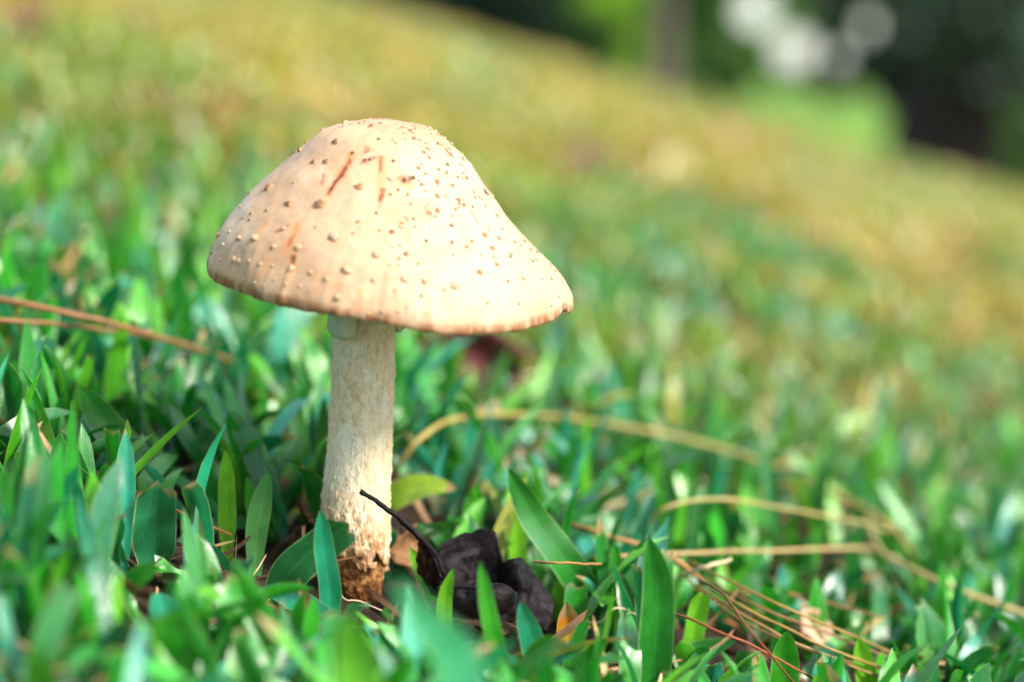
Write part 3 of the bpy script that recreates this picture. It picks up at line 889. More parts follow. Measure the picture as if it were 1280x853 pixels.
# stem
ST = np.array([(318, 457, 70), (380, 456, 74), (420, 455, 76), (480, 453.5, 77), (540, 451, 79), (590, 447.5, 82), (625, 444.5, 84), (655, 444, 86), (685, 447, 78), (705, 449.5, 69), (732, 450, 61), (752, 450, 54), (775, 450, 42)], float)
def stem_axis(py):
    c = np.interp(py, ST[:, 0], ST[:, 1]); w_ = np.interp(py, ST[:, 0], ST[:, 2])
    return c, w_
def stem_part(core):
    na = 260
    a = np.linspace(0, 2 * math.pi, na, endpoint=False)
    jag = 694 + 42 * (fbm(np.stack([np.cos(a) * 3.0, np.sin(a) * 3.0, a * 0 + 8], -1), 4) - 0.5) * 2 + 10 * np.sin(a * 2 + 1)
    rows = 220 if not core else 90
    k = np.linspace(0, 1, rows)
    if core:
        PY = 655 + (775 - 655) * k[:, None] * np.ones(na)
    else:
        PY = 318 + (jag[None] - 318) * k[:, None]
    # smooth the width table
    yy = np.linspace(300, 790, 200)
    cc, ww = stem_axis(yy)
    ker = np.hanning(15); ker /= ker.sum()
    ccp = np.convolve(np.pad(cc, 7, 'edge'), ker, 'valid'); wwp = np.convolve(np.pad(ww, 7, 'edge'), ker, 'valid')
    c = np.interp(PY, yy, ccp); rad = np.interp(PY, yy, wwp) / 2
    zz = (745 - PY)
    Q = np.stack([np.cos(a)[None] * 37 + 0 * PY, np.sin(a)[None] * 37 + 0 * PY, PY], -1)
    if core:
        d = (fbm(Q * 0.10, 4) - 0.5) * 13 + (np.abs(fbm(Q * 0.3 + 5, 3) - 0.5)) * -6
        rad = rad - 3.2 + d
        # fibrous crumbs near the ground
    else:
        fib = fbm(Q * np.array([0.22, 0.22, 0.07]), 4)
        fine = fbm(Q * np.array([0.6, 0.6, 0.22]) + 11, 3)
        low = sst(600, 690, PY)
        d = (fib - 0.5) * (1.6 + 5 * low) + (fine - 0.5) * (1.2 + 2.5 * low)
        # small shreds standing off
        sh = sst(0.60, 0.72, fine) * sst(0.5, 0.6, fib)
        d = d + 1.1 * sh
        # torn lower edge turns outwards a little, thins out
        e = sst(0.93, 1.0, k)[:, None]
        rad = rad + d + e * 1.0
    wpos = at(0, 0, 0)
    P0 = np.stack([at(455, y, 0.0) for y in np.linspace(300, 790, 200)])
    zc = np.interp(PY, np.linspace(300, 790, 200), P0[:, 2])
    xc = (c - 455) * MM + np.interp(PY, np.linspace(300, 790, 200), P0[:, 0])
    X = np.stack([xc + rad * MM * np.cos(a), rad * MM * np.sin(a), zc], -1)
    # colours
    n1 = fbm(Q * np.array([0.05, 0.05, 0.03]) + 2, 4)
    n2 = fbm(Q * np.array([0.32, 0.32, 0.10]) + 21, 4)
    if core:
        col = np.array([0.36, 0.13, 0.035]) * (0.5 + 1.0 * fbm(Q * 0.12 + 40, 4))[..., None]
        f = sst(0.52, 0.66, fbm(Q * 0.2 + 70, 3))[..., None]
        col = col * (1 - f) + np.array([0.62, 0.33, 0.12]) * f
    else:
        col = np.array([0.80, 0.64, 0.41]) * np.ones(PY.shape + (1,))
        f = sst(0.45, 0.7, n1)[..., None] * 0.6
        col = col * (1 - f) + np.array([0.86, 0.80, 0.66]) * f
        f = (sst(0.56, 0.70, n2) * 0.26)[..., None]
        col = col * (1 - f) + np.array([0.42, 0.26, 0.13]) * f
        f = (sst(0.62, 0.70, fbm(Q * np.array([0.16, 0.16, 0.09]) + 90, 3)) * 0.28)[..., None]
        col = col * (1 - f) + np.array([0.40, 0.22, 0.10]) * f
        # orange-brown rot climbing from the foot, higher on the left and in a line on the right
        rot = sst(0.42, 0.62, n1 + 0.30 * sst(585, 690, PY) + 0.16 * np.cos(a - R(190)) * sst(520, 620, PY) - 0.10) * sst(560, 660, PY)
        f = (0.75 * rot * sst(0.36, 0.56, n2))[..., None]
        col = col * (1 - f) + np.array([0.46, 0.22, 0.08]) * f
        f = (0.75 * np.exp(-((a - R(342)) / 0.14) ** 2)[None] * sst(590, 640, PY) * (1 - sst(650, 680, PY)))[..., None]
        col = col * (1 - f) + np.array([0.66, 0.33, 0.12]) * f
        e = (sst(0.94, 1.0, k[:, None] + 0.05 * (n2 - 0.5)) * 0.7)[..., None]
        col = col * (1 - e) + np.array([0.40, 0.16, 0.05]) * e
    C4 = np.concatenate([np.clip(col, 0, 1), np.ones(PY.shape + (1,))], -1)
    return mesh('stem', X.reshape(-1, 3), grid_faces(na, rows, True)[:, ::-1], C4.reshape(-1, 4))
M_STEM = simple('mushroom_stem', [(0.3, (0.82, 0.78, 0.72)), (0.7, (1.1, 1.1, 1.08))], 700, 0.75, 0.7, 0.0005, True, 0.25)
M_ROT = simple('rotten_foot', [(0.3, (0.55, 0.5, 0.45)), (0.7, (1.35, 1.3, 1.25))], 600, 0.8, 1.0, 0.0012, True, 0.3)
STEM = obj('stem', stem_part(False), M_STEM, MUSH)
FOOT = tag(obj('stem_foot', stem_part(True), M_ROT, MUSH), 'crumbling orange-brown rotten foot of the stem')
# torn ends of skin hanging over the foot
for i in range(8):
    aa = R(185 + i * 22 + random.uniform(-10, 10))
    yb = 690 + random.uniform(-22, 22)
    c, w_ = stem_axis(yb)
    p = at(455, yb, 0.0)
    o_ = np.array([(c - 455) * MM + p[0] + math.cos(aa) * w_ / 2 * MM * 0.98, math.sin(aa) * w_ / 2 * MM * 0.98, p[2]])
    u = np.linspace(-1, 1, 5); v = np.linspace(0, 1, 5)
    U, Vv = np.meshgrid(u, v)
    wd, ln = random.uniform(5, 9) * MM, random.uniform(7, 15) * MM
    out = np.array([math.cos(aa), math.sin(aa), 0]); sid = np.array([-math.sin(aa), math.cos(aa), 0])
    X = o_ + sid * (U * wd * (1 - 0.75 * Vv ** 1.5 * random.uniform(0.5, 1)))[..., None] + np.array([0, 0, -1.0]) * (Vv * ln * (1 - 0.3 * U * random.uniform(-1, 1)))[..., None] + out * ((np.sin(Vv * 2.6) * 0.30 + 0.18 * np.cos(U * 4 + i)) * wd)[..., None]
    cc = np.array([0.74, 0.54, 0.32]) * (1 - Vv[..., None]) + np.array([0.45, 0.18, 0.06]) * Vv[..., None]
    s_ = obj('torn_skin', mesh('torn_skin', X.reshape(-1, 3), grid_faces(5, 5), np.concatenate([cc, np.ones((5, 5, 1))], -1).reshape(-1, 4)), M_ROT, STEM)
    md = s_.modifiers.new('solid', 'SOLIDIFY'); md.thickness = 0.0004

# veil scraps under the cap
def sheet(ctrl, nu, nv, thick=0.0006, wrinkle=0.0, freq=300):
    """smooth sheet through a grid of 3-D points with thickness (two skins and a rim)"""
    G = np.asarray(ctrl, dtype=float)
    A = np.stack([crom(G[i], nu) for i in range(len(G))])
    B = np.stack([crom(A[:, j], nv) for j in range(nu)], 1)
    du = np.gradient(B, axis=1); dv = np.gradient(B, axis=0)
    nn = nrmz(np.cross(du, dv))
    if wrinkle:
        B = B + nn * ((fbm(B * freq, 4) - 0.5) * wrinkle - np.abs(fbm(B * freq * 0.8 + 5, 3) - 0.5) * wrinkle * 1.6)[..., None]
        edge = np.zeros(B.shape[:2])
        edge[0] = edge[-1] = 1
        edge[:, 0] = edge[:, -1] = 1
        edge[1] = np.maximum(edge[1], 0.5); edge[-2] = np.maximum(edge[-2], 0.5)
        B = B + nrmz(dv) * (edge * (fbm(B * freq * 2.5 + 9, 3) - 0.5) * wrinkle * 1.5)[..., None]
    T, Bo = B + nn * thick / 2, B - nn * thick / 2
    V = np.vstack([T.reshape(-1, 3), Bo.reshape(-1, 3)])
    F = grid_faces(nu, nv)
    m = nu * nv
    e = np.concatenate([np.arange(nu), np.arange(1, nv) * nu + nu - 1, (nv - 1) * nu + np.arange(nu - 2, -1, -1), np.arange(nv - 2, 0, -1) * nu])
    e2 = np.roll(e, -1)
    return V, np.vstack([F, F[:, ::-1] + m, np.stack([e2, e, e + m, e2 + m], -1)])
M_VEIL = simple('veil', [(0.3, (0.60, 0.58, 0.44)), (0.7, (0.78, 0.75, 0.60))], 400, 0.5, 0.4, 0.0004, transl=0.2)
yv = -0.0095
Vf, Ff = sheet([[at(411, 385, yv + .004), at(420, 384, yv - .001), at(432, 386, yv - .003), at(444, 389, yv - .001)],
                [at(411, 402, yv + .003), at(420, 403, yv - .0015), at(432, 404, yv - .003), at(444, 402, yv - .001)],
                [at(413, 413, yv + .003), at(420, 416, yv - .002), at(431, 417, yv - .0035), at(444, 412, yv - .0015)],
                [at(416, 419, yv + .003), at(422, 423, yv - .001), at(432, 424, yv - .002), at(442, 421, yv - .0005)]], 18, 18, 0.0005, 0.0006, 500)
obj('veil_scrap', mesh('veil_scrap', Vf, Ff), M_VEIL, MUSH)
Vf, Ff = sheet([[at(488, 392, .002), at(496, 394, 0), at(506, 396, .001)], [at(490, 406, .002), at(498, 408, 0), at(506, 408, .001)], [at(494, 412, .002), at(500, 416, 0), at(503, 412, .001)]], 10, 10, 0.0005, 0.0004, 500)
obj('veil_scrap', mesh('veil_scrap', Vf, Ff), M_VEIL, MUSH)

# ------------------------------------------------------------------ dead leaves
def leaf_thing(name, label, cat, ctrl, mat, nu=40, nv=36, thick=0.0005, wr=0.0015, freq=260, group=None):
    Vl, Fl = sheet(ctrl, nu, nv, thick, wr, freq)
    c = Vl.mean(0)
    c = np.array([c[0], c[1], Vl[:, 2].min()])
    root = empty(name, c)
    tag(root, label, cat, group)
    o = obj('leaf_blade', mesh('leaf_blade', Vl - c, Fl), mat, root)
    return root, c
D0 = -0.012
rows = [
    [(550, 700, .006), (553, 679, .010), (582, 667, .013), (617, 669, .010), (632, 704, .006), (643, 699, .002), (662, 712, .004), (694, 760, .000)],
    [(547, 706, .002), (555, 698, .006), (582, 692, .008), (611, 697, .008), (630, 722, .005), (646, 714, -.003), (668, 740, .000), (691, 768, -.002)],
    [(548, 722, -.003), (556, 722, .000), (584, 728, .006), (608, 730, .006), (630, 738, .003), (648, 740, -.004), (666, 758, -.003), (689, 775, -.004)],
    [(549, 740, -.006), (558, 742, -.007), (584, 752, -.003), (608, 753, -.003), (632, 752, -.004), (648, 758, -.006), (664, 770, -.006), (686, 780, -.006)],
    [(550, 738, -.010), (560, 735, -.013), (585, 735, -.014), (610, 736, -.014), (638, 738, -.012), (646, 752, -.010), (662, 776, -.008), (684, 785, -.008)],
    [(551, 752, -.012), (562, 754, -.015), (586, 756, -.016), (610, 758, -.016), (642, 756, -.014), (648, 768, -.011), (662, 784, -.009), (684, 789, -.009)],
    [(554, 768, -.011), (566, 772, -.014), (588, 774, -.015), (612, 778, -.015), (640, 774, -.013), (650, 782, -.010), (664, 790, -.008), (684, 791, -.008)]]
ctrl = [[at(px, py, D0 + dy) for px, py, dy in r_] for r_ in rows]
DL, dc = leaf_thing('dead_leaf', 'curled blackish dead leaf with a long stalk leaning at the mushroom foot', 'leaf', ctrl, M_DARKLEAF, 90, 84, 0.0006, 0.0022, 150)
P = crom([at(451, 614, -0.016), at(475, 630, -0.017), at(503, 652, -0.017), at(528, 676, -0.016), at(546, 700, -0.014), at(556, 726, -0.014)], 40)
tt = np.linspace(0, 1, 40)
rad = (2.6 + 5.2 * tt ** 1.8 - 3.0 * sst(0.85, 1, tt)) * MM
rad[0:2] *= 1.25
Vt, Ft = tube(P, rad, 12)
Vt = Vt + (fbm(Vt * 700, 3) - 0.5)[:, None] * 0.0005
obj('leaf_stalk', mesh('leaf_stalk', Vt - dc, Ft), M_DARKLEAF, DL)
Vf, Ff = sheet([[at(524, 676, -.014), at(536, 690, -.015), at(546, 704, -.016), at(552, 724, -.016)],
                [at(523, 692, -.010), at(534, 706, -.012), at(543, 720, -.014), at(550, 738, -.015)],
                [at(522, 712, -.006), at(532, 728, -.009), at(542, 742, -.012), at(551, 756, -.014)]], 24, 20, 0.0006, 0.0012, 300)
obj('leaf_lobe', mesh('leaf_lobe', Vf - dc, Ff), M_DARKLEAF, DL)
# its raised midrib along the lip
P = crom([np.array(ctrl[4][j]) + np.array([0, -0.0006, 0.0003]) for j in range(1, 6)], 26)
Vt, Ft = tube(P, np.linspace(2.4, 1.2, 26) * MM, 8)
obj('midrib', mesh('midrib', Vt - dc, Ft), M_DARKLEAF, DL)

# a second dark leaf half buried below it
ctrl = [[onturf(672, 800, .006), onturf(695, 806, .009), onturf(722, 822, .007), onturf(728, 840, .003)],
        [onturf(676, 818, .003), onturf(696, 822, .005), onturf(718, 834, .004), onturf(726, 848, .001)],
        [onturf(680, 838, .002), onturf(698, 842, .003), onturf(716, 850, .003), onturf(724, 858, .0005)]]
leaf_thing('dead_leaf', 'small flat dark leaf half buried below the curled blackish leaf', 'leaf', ctrl, M_DARKLEAF, 24, 20, 0.0005, 0.0015)

def curl_leaf(name, label, px, py, h, size, mat, tilt=0.6, az=0.0, curl=0.9, asp=0.6, stalk=True, cat='leaf', lift=0.0):
    """an oval dried leaf curled along its midrib, lying in the turf"""
    c = onturf(px, py, h)
    n_, m_ = 26, 15
    s = np.linspace(0, 1, n_); u = np.linspace(-1, 1, m_)
    S, U = np.meshgrid(s, u)
    half = asp * 0.5 * np.sin(np.pi * np.clip(S, 0.02, 0.985) ** 0.85) ** 0.8
    rr = np.random.default_rng(int(px * 7 + py))
    ang = U * curl * (0.7 + 0.6 * S)
    k = max(curl, 0.05)
    X = (S - 0.5) + 0.04 * np.sin(U * 5 + S * 9)
    Y = half * np.sin(ang) / np.sin(k) * 1.0
    Z = half * (1 - np.cos(ang)) / np.sin(k) * 1.4 + 0.35 * (S - 0.5) ** 2 + 0.10 * np.sin(S * 7 + rr.random() * 6) * np.abs(U)
    Pn = np.stack([X, Y, Z], -1)
    Pn = Pn + ((fbm(Pn * 6 + rr.random() * 50, 3) - 0.5) * 0.12)[..., None] * np.array([0.3, 0.3, 1])
    Mx = np.array(Matrix.Rotation(az, 3, 'Z') @ Matrix.Rotation(tilt, 3, 'X'))
    W_ = (Pn * size) @ Mx.T
    nn = nrmz(np.cross(np.gradient(W_, axis=1), np.gradient(W_, axis=0)))
    th_ = 0.0003
    V = np.vstack([(W_ + nn * th_).reshape(-1, 3), (W_ - nn * th_).reshape(-1, 3)])
    F = grid_faces(n_, m_)
    mm = n_ * m_
    e = np.concatenate([np.arange(n_), np.arange(1, m_) * n_ + n_ - 1, (m_ - 1) * n_ + np.arange(n_ - 2, -1, -1), np.arange(m_ - 2, 0, -1) * n_])
    e2 = np.roll(e, -1)
    F = np.vstack([F, F[:, ::-1] + mm, np.stack([e2, e, e + mm, e2 + mm], -1)])
    root = empty(name, c)
    tag(root, label, cat)
    obj('leaf_blade', mesh('leaf_blade', V, F), mat, root)
    mid = W_[m_ // 2]
    Pm = np.vstack([mid[0] + (mid[0] - mid[2]) * 2.2, mid]) if stalk else mid
    Vt, Ft = tube(crom(Pm[::3] if len(Pm) > 8 else Pm, 24), np.linspace(0.018, 0.006, 24) * size * 1.2, 7)
    obj('midrib', mesh('midrib', Vt, Ft), mat, root)
    return root
curl_leaf('dried_leaf', 'blurred reddish-brown dried leaf caught in the grass behind the stem', 576, 474, 0.014, 0.046, M_REDLEAF, 1.0, 0.4, 1.0, 0.75)
curl_leaf('dried_leaf', 'crumpled brown dried leaf at the stem foot beside the cut broad blade', 376, 640, 0.008, 0.014, M_BROWNLEAF, 1.1, 1.9, 1.2, 0.7)
curl_leaf('dried_leaf', 'crumpled tan dried leaf between the stem foot and the dark leaf stalk', 502, 688, 0.008, 0.015, M_BROWNLEAF, 1.2, 1.2, 1.3, 0.7)
curl_leaf('dried_leaf', 'pale beige dried leaf scrap under the brown needles', 1012, 786, 0.010, 0.013, M_PALELEAF, 0.9, 0.9, 0.6, 0.8, False)
curl_leaf('dried_leaf', 'dark red leaf scrap deep in the grass below the long brown needle', 205, 505, 0.004, 0.024, M_REDLEAF, 0.7, 0.2, 0.8, 0.7)
curl_leaf('fallen_leaf', 'red-brown fallen leaf on the hillside beyond the peak of the cap', 735, 205, 0.02, 0.05, M_UMBER, 0.6, 0.5, 0.6, 0.7)
curl_leaf('fallen_leaf', 'pale fallen leaf standing near the crest of the hillside', 914, 168, 0.03, 0.042, M_PALELEAF, 1.2, 0.3, 0.5, 0.8)
curl_leaf('fallen_leaf', 'red-brown fallen leaf on the hillside below the pale leaf', 938, 258, 0.02, 0.045, M_UMBER, 0.6, 1.1, 0.6, 0.7)
curl_leaf('fallen_leaf', 'brown fallen leaf high on the hillside amid green grass', 12, 28, 0.02, 0.06, M_BROWNLEAF, 0.7, 0.1, 0.6, 0.7)
curl_leaf('fallen_leaf', 'brown fallen leaf on the hillside amid orange straw', 1165, 455, 0.008, 0.022, M_BROWNLEAF, 0.6, 0.6, 0.6, 0.7)
curl_leaf('fallen_leaf', 'dark brown fallen leaf among greener grass on the hillside', 1055, 468, 0.008, 0.028, M_REDLEAF, 0.6, 2.2, 0.6, 0.7)

# a pale pebble in the foreground turf
def pebble():
    c = onturf(492, 808, 0.002)
    a = np.linspace(0, 2 * math.pi, 16, endpoint=False); b = np.linspace(0, math.pi, 10)
    A, B = np.meshgrid(a, b)
    X = np.stack([np.sin(B) * np.cos(A), np.sin(B) * np.sin(A), 0.8 * np.cos(B)], -1)
    X *= (0.8 + 0.4 * fbm(X * 1.3 + 5, 2))[..., None] * 0.0024
    o = obj('pebble', mesh('pebble', X.reshape(-1, 3), grid_faces(16, 10, True)[:, ::-1]), M_PEBBLE, None, c)
    tag(o, 'small pale pebble lying in the grass before the mushroom foot', 'pebble')
pebble()

# ------------------------------------------------------------------ needles and straws
def straw(name, label, cat, pts, w0, w1, col, n=44, group='dry needles and straws in the turf', jit=0.0004):
    P = crom([onturf(px, py, h) for px, py, h in pts], n)
    P = P + np.stack([(fbm(np.stack([np.linspace(0, 9, n) + k * 31, np.zeros(n), np.full(n, pts[0][0] * 0.1)], -1), 3) - 0.5) * jit * 2 for k in range(3)], -1)
    dep = np.linalg.norm(P - CAM, axis=1)
    rad = np.linspace(w0, w1, n) * 0.32 / FPX * np.mean(dep)
    V, F = tube(P, rad, 8)
    f = (0.8 + 0.4 * fbm(V * 150, 3))[:, None]
    C4 = np.concatenate([np.array(col) * f, np.ones((len(V), 1))], -1)
    c = P[0].copy()
    o = obj(name, mesh(name, V - c, F, C4), M_STRAW, None, c)
    tag(o, label, cat, group)
    return o
BR, ST_, OG, RD = (0.27, 0.13, 0.05), (0.46, 0.33, 0.15), (0.32, 0.20, 0.055), (0.19, 0.06, 0.025)
straw('pine_needle', 'long brown needle arching over the grass towards the cap', 'needle', [(-40, 368, .03), (60, 386, .034), (150, 408, .032), (240, 434, .026), (290, 452, .018)], 13, 8, BR)
straw('pine_needle', 'shorter brown needle running just below the long arching needle', 'needle', [(-30, 398, .03), (60, 404, .03), (130, 412, .029), (210, 424, .024)], 9, 6, BR)
straw('pine_needle', 'dark brown needle running through the grass towards the stem foot', 'needle', [(-10, 520, .012), (70, 562, .012), (150, 605, .012), (235, 646, .010), (290, 668, .008)], 6, 5, (0.30, 0.12, 0.04))
straw('dry_stem', 'blurred tan stem arching from the stem side far over the grass', 'straw', [(497, 585, .012), (520, 552, .022), (560, 527, .026), (620, 518, .026), (720, 524, .025), (850, 548, .024), (960, 580, .024), (1060, 625, .025), (1110, 655, .026), (1142, 696, .014)], 10, 11, (0.33, 0.27, 0.075))
straw('dry_stem', 'orange-brown straw thickening as it nears the fan of needles', 'straw', [(690, 648, .018), (740, 664, .022), (800, 682, .022), (850, 705, .020), (880, 730, .014)], 9, 12, (0.33, 0.18, 0.06))
straw('dry_stem', 'thin pale straw lying level across the tall blades', 'straw', [(742, 697, .018), (830, 692, .020), (940, 689, .022), (1060, 686, .022), (1100, 688, .018)], 7, 8, ST_)
straw('dry_stem', 'short broken straw lying on the tall wavy blade', 'straw', [(668, 702, .026), (700, 704, .028), (752, 706, .024)], 5, 5, (0.36, 0.19, 0.06))
straw('dry_stem', 'pale straw looping out of the grass and arching away', 'straw', [(800, 690, .010), (812, 655, .020), (840, 632, .027), (900, 624, .030), (980, 636, .030), (1060, 650, .028), (1110, 664, .024)], 7, 7, (0.40, 0.33, 0.12))
straw('dry_stem', 'short thick pale straw end beside the fan of needles', 'straw', [(850, 722, .016), (880, 710, .022), (914, 699, .026)], 10, 7, (0.72, 0.58, 0.36))
straw('dry_stem', 'blurred tan straw running from the tip of the arching stem downhill', 'straw', [(1085, 640, .014), (1098, 685, .020), (1140, 712, .022), (1210, 742, .022), (1330, 785, .020)], 12, 10, (0.42, 0.33, 0.13))
for i, (pts, w0, w1, c) in enumerate([
        ([(845, 705, .018), (900, 742, .020), (960, 775, .019), (1040, 812, .017), (1110, 838, .014), (1180, 862, .012)], 6, 5, OG),
        ([(850, 716, .016), (900, 752, .018), (970, 792, .017), (1050, 826, .014), (1130, 858, .010)], 6, 5, (0.30, 0.19, 0.06)),
        ([(860, 700, .020), (930, 735, .022), (1010, 772, .020), (1090, 805, .016), (1180, 848, .010)], 5, 5, OG),
        ([(880, 722, .016), (950, 760, .018), (1030, 790, .016), (1130, 828, .013), (1230, 850, .010)], 5, 4, BR),
        ([(870, 735, .014), (920, 772, .014), (1000, 808, .013), (1100, 838, .012)], 5, 4, (0.26, 0.15, 0.05))]):
    straw('pine_needle', ['topmost', 'second', 'third', 'straightest', 'lowest'][i] + ' needle of the spreading fan of golden needles', 'needle', pts, w0, w1, c)
straw('pine_needle', 'thin red-brown needle hooking down beside the round-tipped blade', 'needle', [(874, 724, .026), (905, 745, .030), (935, 785, .028), (965, 820, .022), (1000, 862, .014)], 6, 4, RD)
straw('pine_needle', 'thin dark red needle running straight under the hooked needle', 'needle', [(838, 765, .022), (890, 785, .024), (950, 812, .022), (1010, 845, .018), (1040, 858, .015)], 5, 4, (0.30, 0.085, 0.03))
straw('pine_needle', 'brown needle crossing behind the pale beige leaf scrap', 'needle', [(985, 742, .016), (1040, 755, .018), (1100, 772, .018)], 6, 5, BR)
straw('dry_stem', 'thin pale straw curving below the folded pale-edged blade', 'straw', [(1120, 830, .012), (1180, 830, .014), (1240, 845, .012)], 7, 5, ST_)
straw('dry_stem', 'thin curled fibre beside the withered orange blade', 'straw', [(730, 778, .02), (752, 776, .024), (762, 764, .027), (778, 760, .027), (795, 768, .022)], 3, 2.5, (0.62, 0.48, 0.30), 30)
straw('dry_stem', 'pale root fibre on the soil at the mushroom foot', 'straw', [(418, 728, .004), (430, 748, .003), (450, 752, .003), (480, 765, .002)], 3, 2, (0.62, 0.50, 0.34), 30)

# ------------------------------------------------------------------ trees and shrubs beyond the hill
def leaf_cloud(centers, radii, n_per, size, seed, holes=(), flat=1.0):
    r = np.random.default_rng(seed)
    P, Cc = [], []
    for c, rd, n in zip(centers, radii, n_per):
        d = nrmz(r.normal(size=(n, 3)))
        rr = rd * (0.35 + 0.65 * r.random(n) ** 0.45) * (0.75 + 0.5 * fbm(d * 2.2 + c[0] + c[1], 3))
        P.append(np.asarray(c) + d * rr[:, None] * np.array([1, 1, flat]))
        Cc.append((0.55 + 0.9 * r.random(n))[:, None] * np.array([1, 1, 1]) * (0.85 + 0.3 * r.random((n, 3))))
    P = np.vstack(P); Cc = np.vstack(Cc)
    for c, d, rad in holes:          # gaps in the foliage
        q = P - c
        q = q - (q @ d)[:, None] * d
        ok = np.linalg.norm(q, axis=1) > rad
        P, Cc = P[ok], Cc[ok]
    n = len(P)
    a = nrmz(r.normal(size=(n, 3))); b = nrmz(np.cross(a, r.normal(size=(n, 3))))
    s = size * (0.6 + 0.8 * r.random(n))[:, None]
    V = np.stack([P - a * s, P + b * s * 0.45, P + a * s, P - b * s * 0.45], 1).reshape(-1, 3)
    F = np.arange(n * 4).reshape(-1, 4)
    C4 = np.concatenate([np.repeat(Cc, 4, 0), np.ones((n * 4, 1))], -1)
    return V, F, C4
def tree(name, label, cat, x, y, h, trunk_r, mat_b, mat_l, crown, leaf, nleaf, seed, holes=(), group=None, lean=0.0):
    """crown: list of (dx,dy,z,r) clumps; limbs reach from the trunk to each clump"""
    r = np.random.default_rng(seed)
    z0 = float(ground(x, y)) - 0.05
    root = empty(name, (x, y, z0))
    tag(root, label, cat, group)
    if trunk_r:
        k = np.linspace(0, 1, 30)
        P = np.stack([lean * k ** 2 * h + 0.04 * h * (vnoise(np.stack([k * 3, k * 0, k * 0 + seed], -1)) - 0.5), 0.04 * h * (vnoise(np.stack([k * 3, k * 0 + 5, k * 0 + seed], -1)) - 0.5), k * h], -1)
        rad = trunk_r * (1 - 0.75 * k) * (1 + 0.9 * np.exp(-k * h / (2.2 * trunk_r)))
        V, F = tube(P, rad, 20)
        V = V * 1.0
        dirn = nrmz(np.stack([V[:, 0], V[:, 1], V[:, 2] * 0], -1))
        V += dirn * ((fbm(V * np.array([5, 5, 1.2]) / max(trunk_r, .1) * 0.3, 3) - 0.5) * trunk_r * 0.35)[:, None]
        tr = obj('trunk', mesh('trunk', V, F), mat_b, root)
        for (dx, dy, z, rr) in crown[:10]:
            kz = min(max((z - 0.25 * rr) / h - 0.15, 0.12), 0.92)
            i = int(kz * 29)
            Q = crom([P[i], P[i] * 0.5 + 0.5 * np.array([dx, dy, z]) + np.array([0, 0, 0.1 * rr]), np.array([dx, dy, z])], 10)
            Vl, Fl = tube(Q, np.linspace(rad[i] * 0.45, rad[i] * 0.10, 10), 8)
            obj('limb', mesh('limb', Vl, Fl), mat_b, tr)
    hl = [(np.asarray(c) - np.array([x, y, z0]), d, q) for c, d, q in holes]
    cs = [np.array(c[:3]) for c in crown]
    V, F, C4 = leaf_cloud(cs, [c[3] for c in crown], [int(nleaf * (c[3] / max(q[3] for q in crown)) ** 2) for c in crown], leaf, seed, hl, 0.8)
    obj('crown', mesh('crown', V, F, C4, smooth=False), mat_l, root)
    return root
def wx(px, y):
    return at(px, EYE, y)[0]
def hole(px, py, rpx, y=60):
    d = nrmz(ray(px, py))
    return (CAM, d, None, rpx)
# openings in the far foliage through which the sky shows
def holes_at(y):
    H = []
    for px, py, rp in ((943, 12, 25), (991, 64, 26), (1048, 71, 14), (1087, 33, 16), (1012, 6, 6), (895, 72, 8)):
        d = nrmz(ray(px, py))
        H.append((CAM, d, rp / FPX * (y - CAM[1])))
    return H
def crown_ring(r0, z0, z1, rad, n, seed):
    r = np.random.default_rng(seed)
    out = []
    for i in range(n):
        a = 2 * math.pi * i / n * 2.4 + r.random()
        f = (i + 0.5) / n
        out.append((r0 * math.cos(a) * (0.5 + 0.5 * r.random()), r0 * math.sin(a) * (0.5 + 0.5 * r.random()), z0 + (z1 - z0) * f, rad * (0.7 + 0.5 * r.random())))
    return out
# big dark tree at the right
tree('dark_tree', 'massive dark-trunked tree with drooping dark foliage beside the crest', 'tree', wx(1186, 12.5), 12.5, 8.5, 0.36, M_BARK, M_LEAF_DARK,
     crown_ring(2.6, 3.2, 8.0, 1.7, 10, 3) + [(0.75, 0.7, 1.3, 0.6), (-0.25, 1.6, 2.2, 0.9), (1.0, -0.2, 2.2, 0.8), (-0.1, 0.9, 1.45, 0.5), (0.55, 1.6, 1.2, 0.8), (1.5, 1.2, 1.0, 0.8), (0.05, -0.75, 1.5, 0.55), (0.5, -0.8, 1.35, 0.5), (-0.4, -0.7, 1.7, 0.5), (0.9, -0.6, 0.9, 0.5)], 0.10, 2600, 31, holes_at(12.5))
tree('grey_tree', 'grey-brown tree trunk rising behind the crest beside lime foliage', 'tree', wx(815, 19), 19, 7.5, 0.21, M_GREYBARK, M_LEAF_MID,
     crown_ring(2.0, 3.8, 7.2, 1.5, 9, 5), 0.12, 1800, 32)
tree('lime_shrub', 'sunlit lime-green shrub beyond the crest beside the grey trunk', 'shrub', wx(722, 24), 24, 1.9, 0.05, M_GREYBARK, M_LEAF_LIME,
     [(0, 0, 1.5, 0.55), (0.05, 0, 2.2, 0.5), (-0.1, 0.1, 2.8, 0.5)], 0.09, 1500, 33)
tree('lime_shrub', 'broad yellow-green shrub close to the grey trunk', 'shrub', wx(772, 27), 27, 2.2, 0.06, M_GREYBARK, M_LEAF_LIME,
     [(0, 0, 1.6, 0.45), (0.1, 0, 2.4, 0.55), (-0.1, 0.1, 3.0, 0.5)], 0.09, 1100, 34)
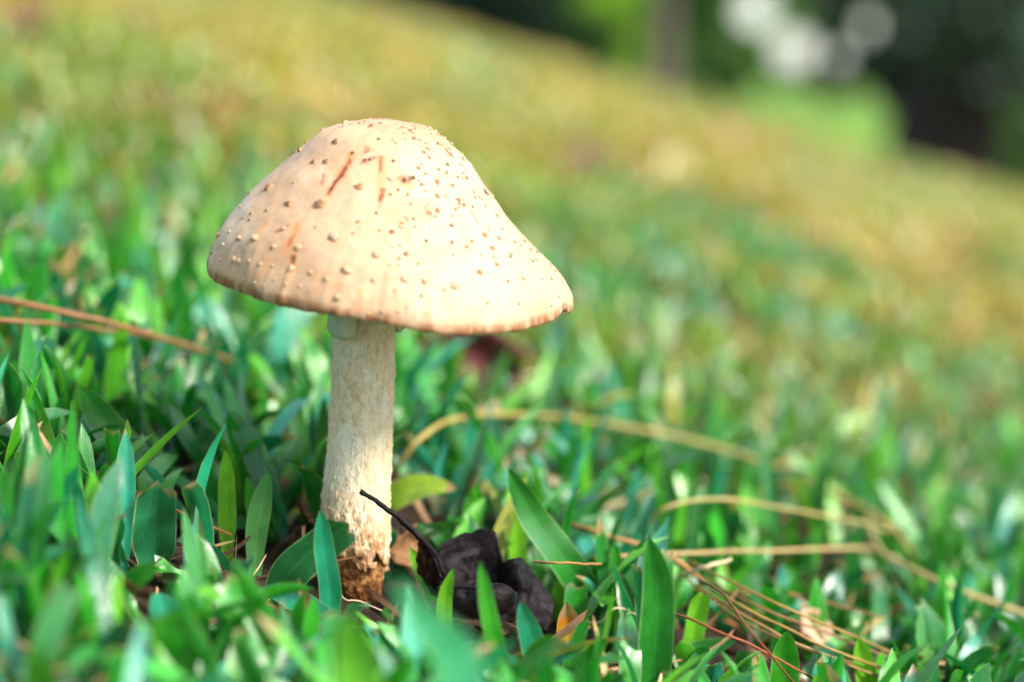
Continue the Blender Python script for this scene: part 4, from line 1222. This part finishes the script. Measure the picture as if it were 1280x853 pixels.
for i, (px, yy, hh, lab) in enumerate([(560, 16, 2.6, 'dark rounded shrub just behind the highest part of the crest'), (655, 17, 2.4, 'dark green shrub beside the sunlit lime shrub'), (480, 18, 2.8, 'dark shrub at the uphill end of the crest')]):
    tree('dark_shrub', lab, 'shrub', wx(px, yy), yy, hh * 0.7, 0.06, M_BARK, M_LEAF_DARK if i != 1 else M_LEAF_MID, [(0, 0, hh * 0.5, 0.75), (0.45, 0.1, hh * 0.62, 0.6), (-0.4, 0, hh * 0.6, 0.65), (0, 0.2, hh * 0.95, 0.6)], 0.08, 1700, 40 + i)
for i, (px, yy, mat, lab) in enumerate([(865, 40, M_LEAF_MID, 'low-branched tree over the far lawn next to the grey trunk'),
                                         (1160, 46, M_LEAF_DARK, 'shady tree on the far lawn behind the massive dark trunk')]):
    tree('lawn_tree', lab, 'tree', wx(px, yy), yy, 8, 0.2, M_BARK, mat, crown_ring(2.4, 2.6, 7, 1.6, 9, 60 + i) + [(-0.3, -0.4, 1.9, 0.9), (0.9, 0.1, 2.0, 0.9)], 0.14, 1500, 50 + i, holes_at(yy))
far = [(-9.5, 70), (-4, 74), (1.5, 70), (6.0, 73), (8.2, 68), (12.95, 71), (15.5, 69), (19.5, 73), (24.5, 70), (30, 74)]
FN = ['rising behind the dark shrubs', 'standing between the dark shrubs', 'standing behind the lime shrubs', 'standing behind the grey trunk', 'bordering the bright sky gaps', 'pierced by the bright sky gaps',
      'closing the sunlit lawn', 'standing behind the shady lawn tree', 'standing behind the massive dark trunk', 'at the downhill end of the tree line']
for i, (x, yy) in enumerate(far):
    cl = [(0, 0, 6.2, 2.6), (-1.6, .3, 4.4, 2.0), (1.7, -.2, 4.3, 2.0), (0.2, -.4, 2.4, 1.7), (-1.7, 0.2, 1.6, 1.3), (1.8, 0.1, 1.7, 1.3), (0.4, 0.5, 0.9, 1.0), (-0.8, .8, 8.0, 1.8)]
    tree('far_tree', 'distant leafy tree in the far tree line ' + FN[i], 'tree', x, yy, 7.5, 0.25, M_BARK, M_LEAF_MID if i % 3 else M_LEAF_DARK, cl, 0.22, 2600, 70 + i, holes_at(yy), 'trees of the far tree line')

tree('green_shrub', 'blue-green shrub at the foot of the massive dark trunk', 'shrub', wx(1290, 11), 11, 0.8, 0.03, M_BARK, M_LEAF_MID, [(0, 0, 0.55, 0.25), (0.1, 0.05, 0.85, 0.25)], 0.06, 700, 91)
# leaf litter under the dark tree
def litter():
    x0, y0 = wx(1195, 12.5), 12.0
    n = 5000
    a = rng.random(n) * 2 * math.pi; r = 2.3 * np.sqrt(rng.random(n))
    x = x0 + r * np.cos(a) * 1.1; y = y0 + r * np.sin(a)
    P = np.stack([x, y, ground(x, y) + 0.012 + 0.02 * rng.random(n)], -1)
    az = rng.random(n) * 6.28
    d1 = np.stack([np.cos(az), np.sin(az), rng.normal(0, .3, n)], -1) * 0.07; d2 = np.stack([-np.sin(az), np.cos(az), rng.normal(0, .3, n)], -1) * 0.035
    V = np.stack([P - d1, P + d2, P + d1, P - d2], 1).reshape(-1, 3)
    o = obj('leaf_litter', mesh('leaf_litter', V, np.arange(n * 4).reshape(-1, 4), smooth=False), simple('litter', [(0.3, (0.05, 0.018, 0.010)), (0.7, (0.16, 0.06, 0.03))], 9, 0.8, 0))
    tag(o, 'reddish-brown leaf litter spread under the massive dark tree', 'leaf litter', None, 'stuff')
litter()
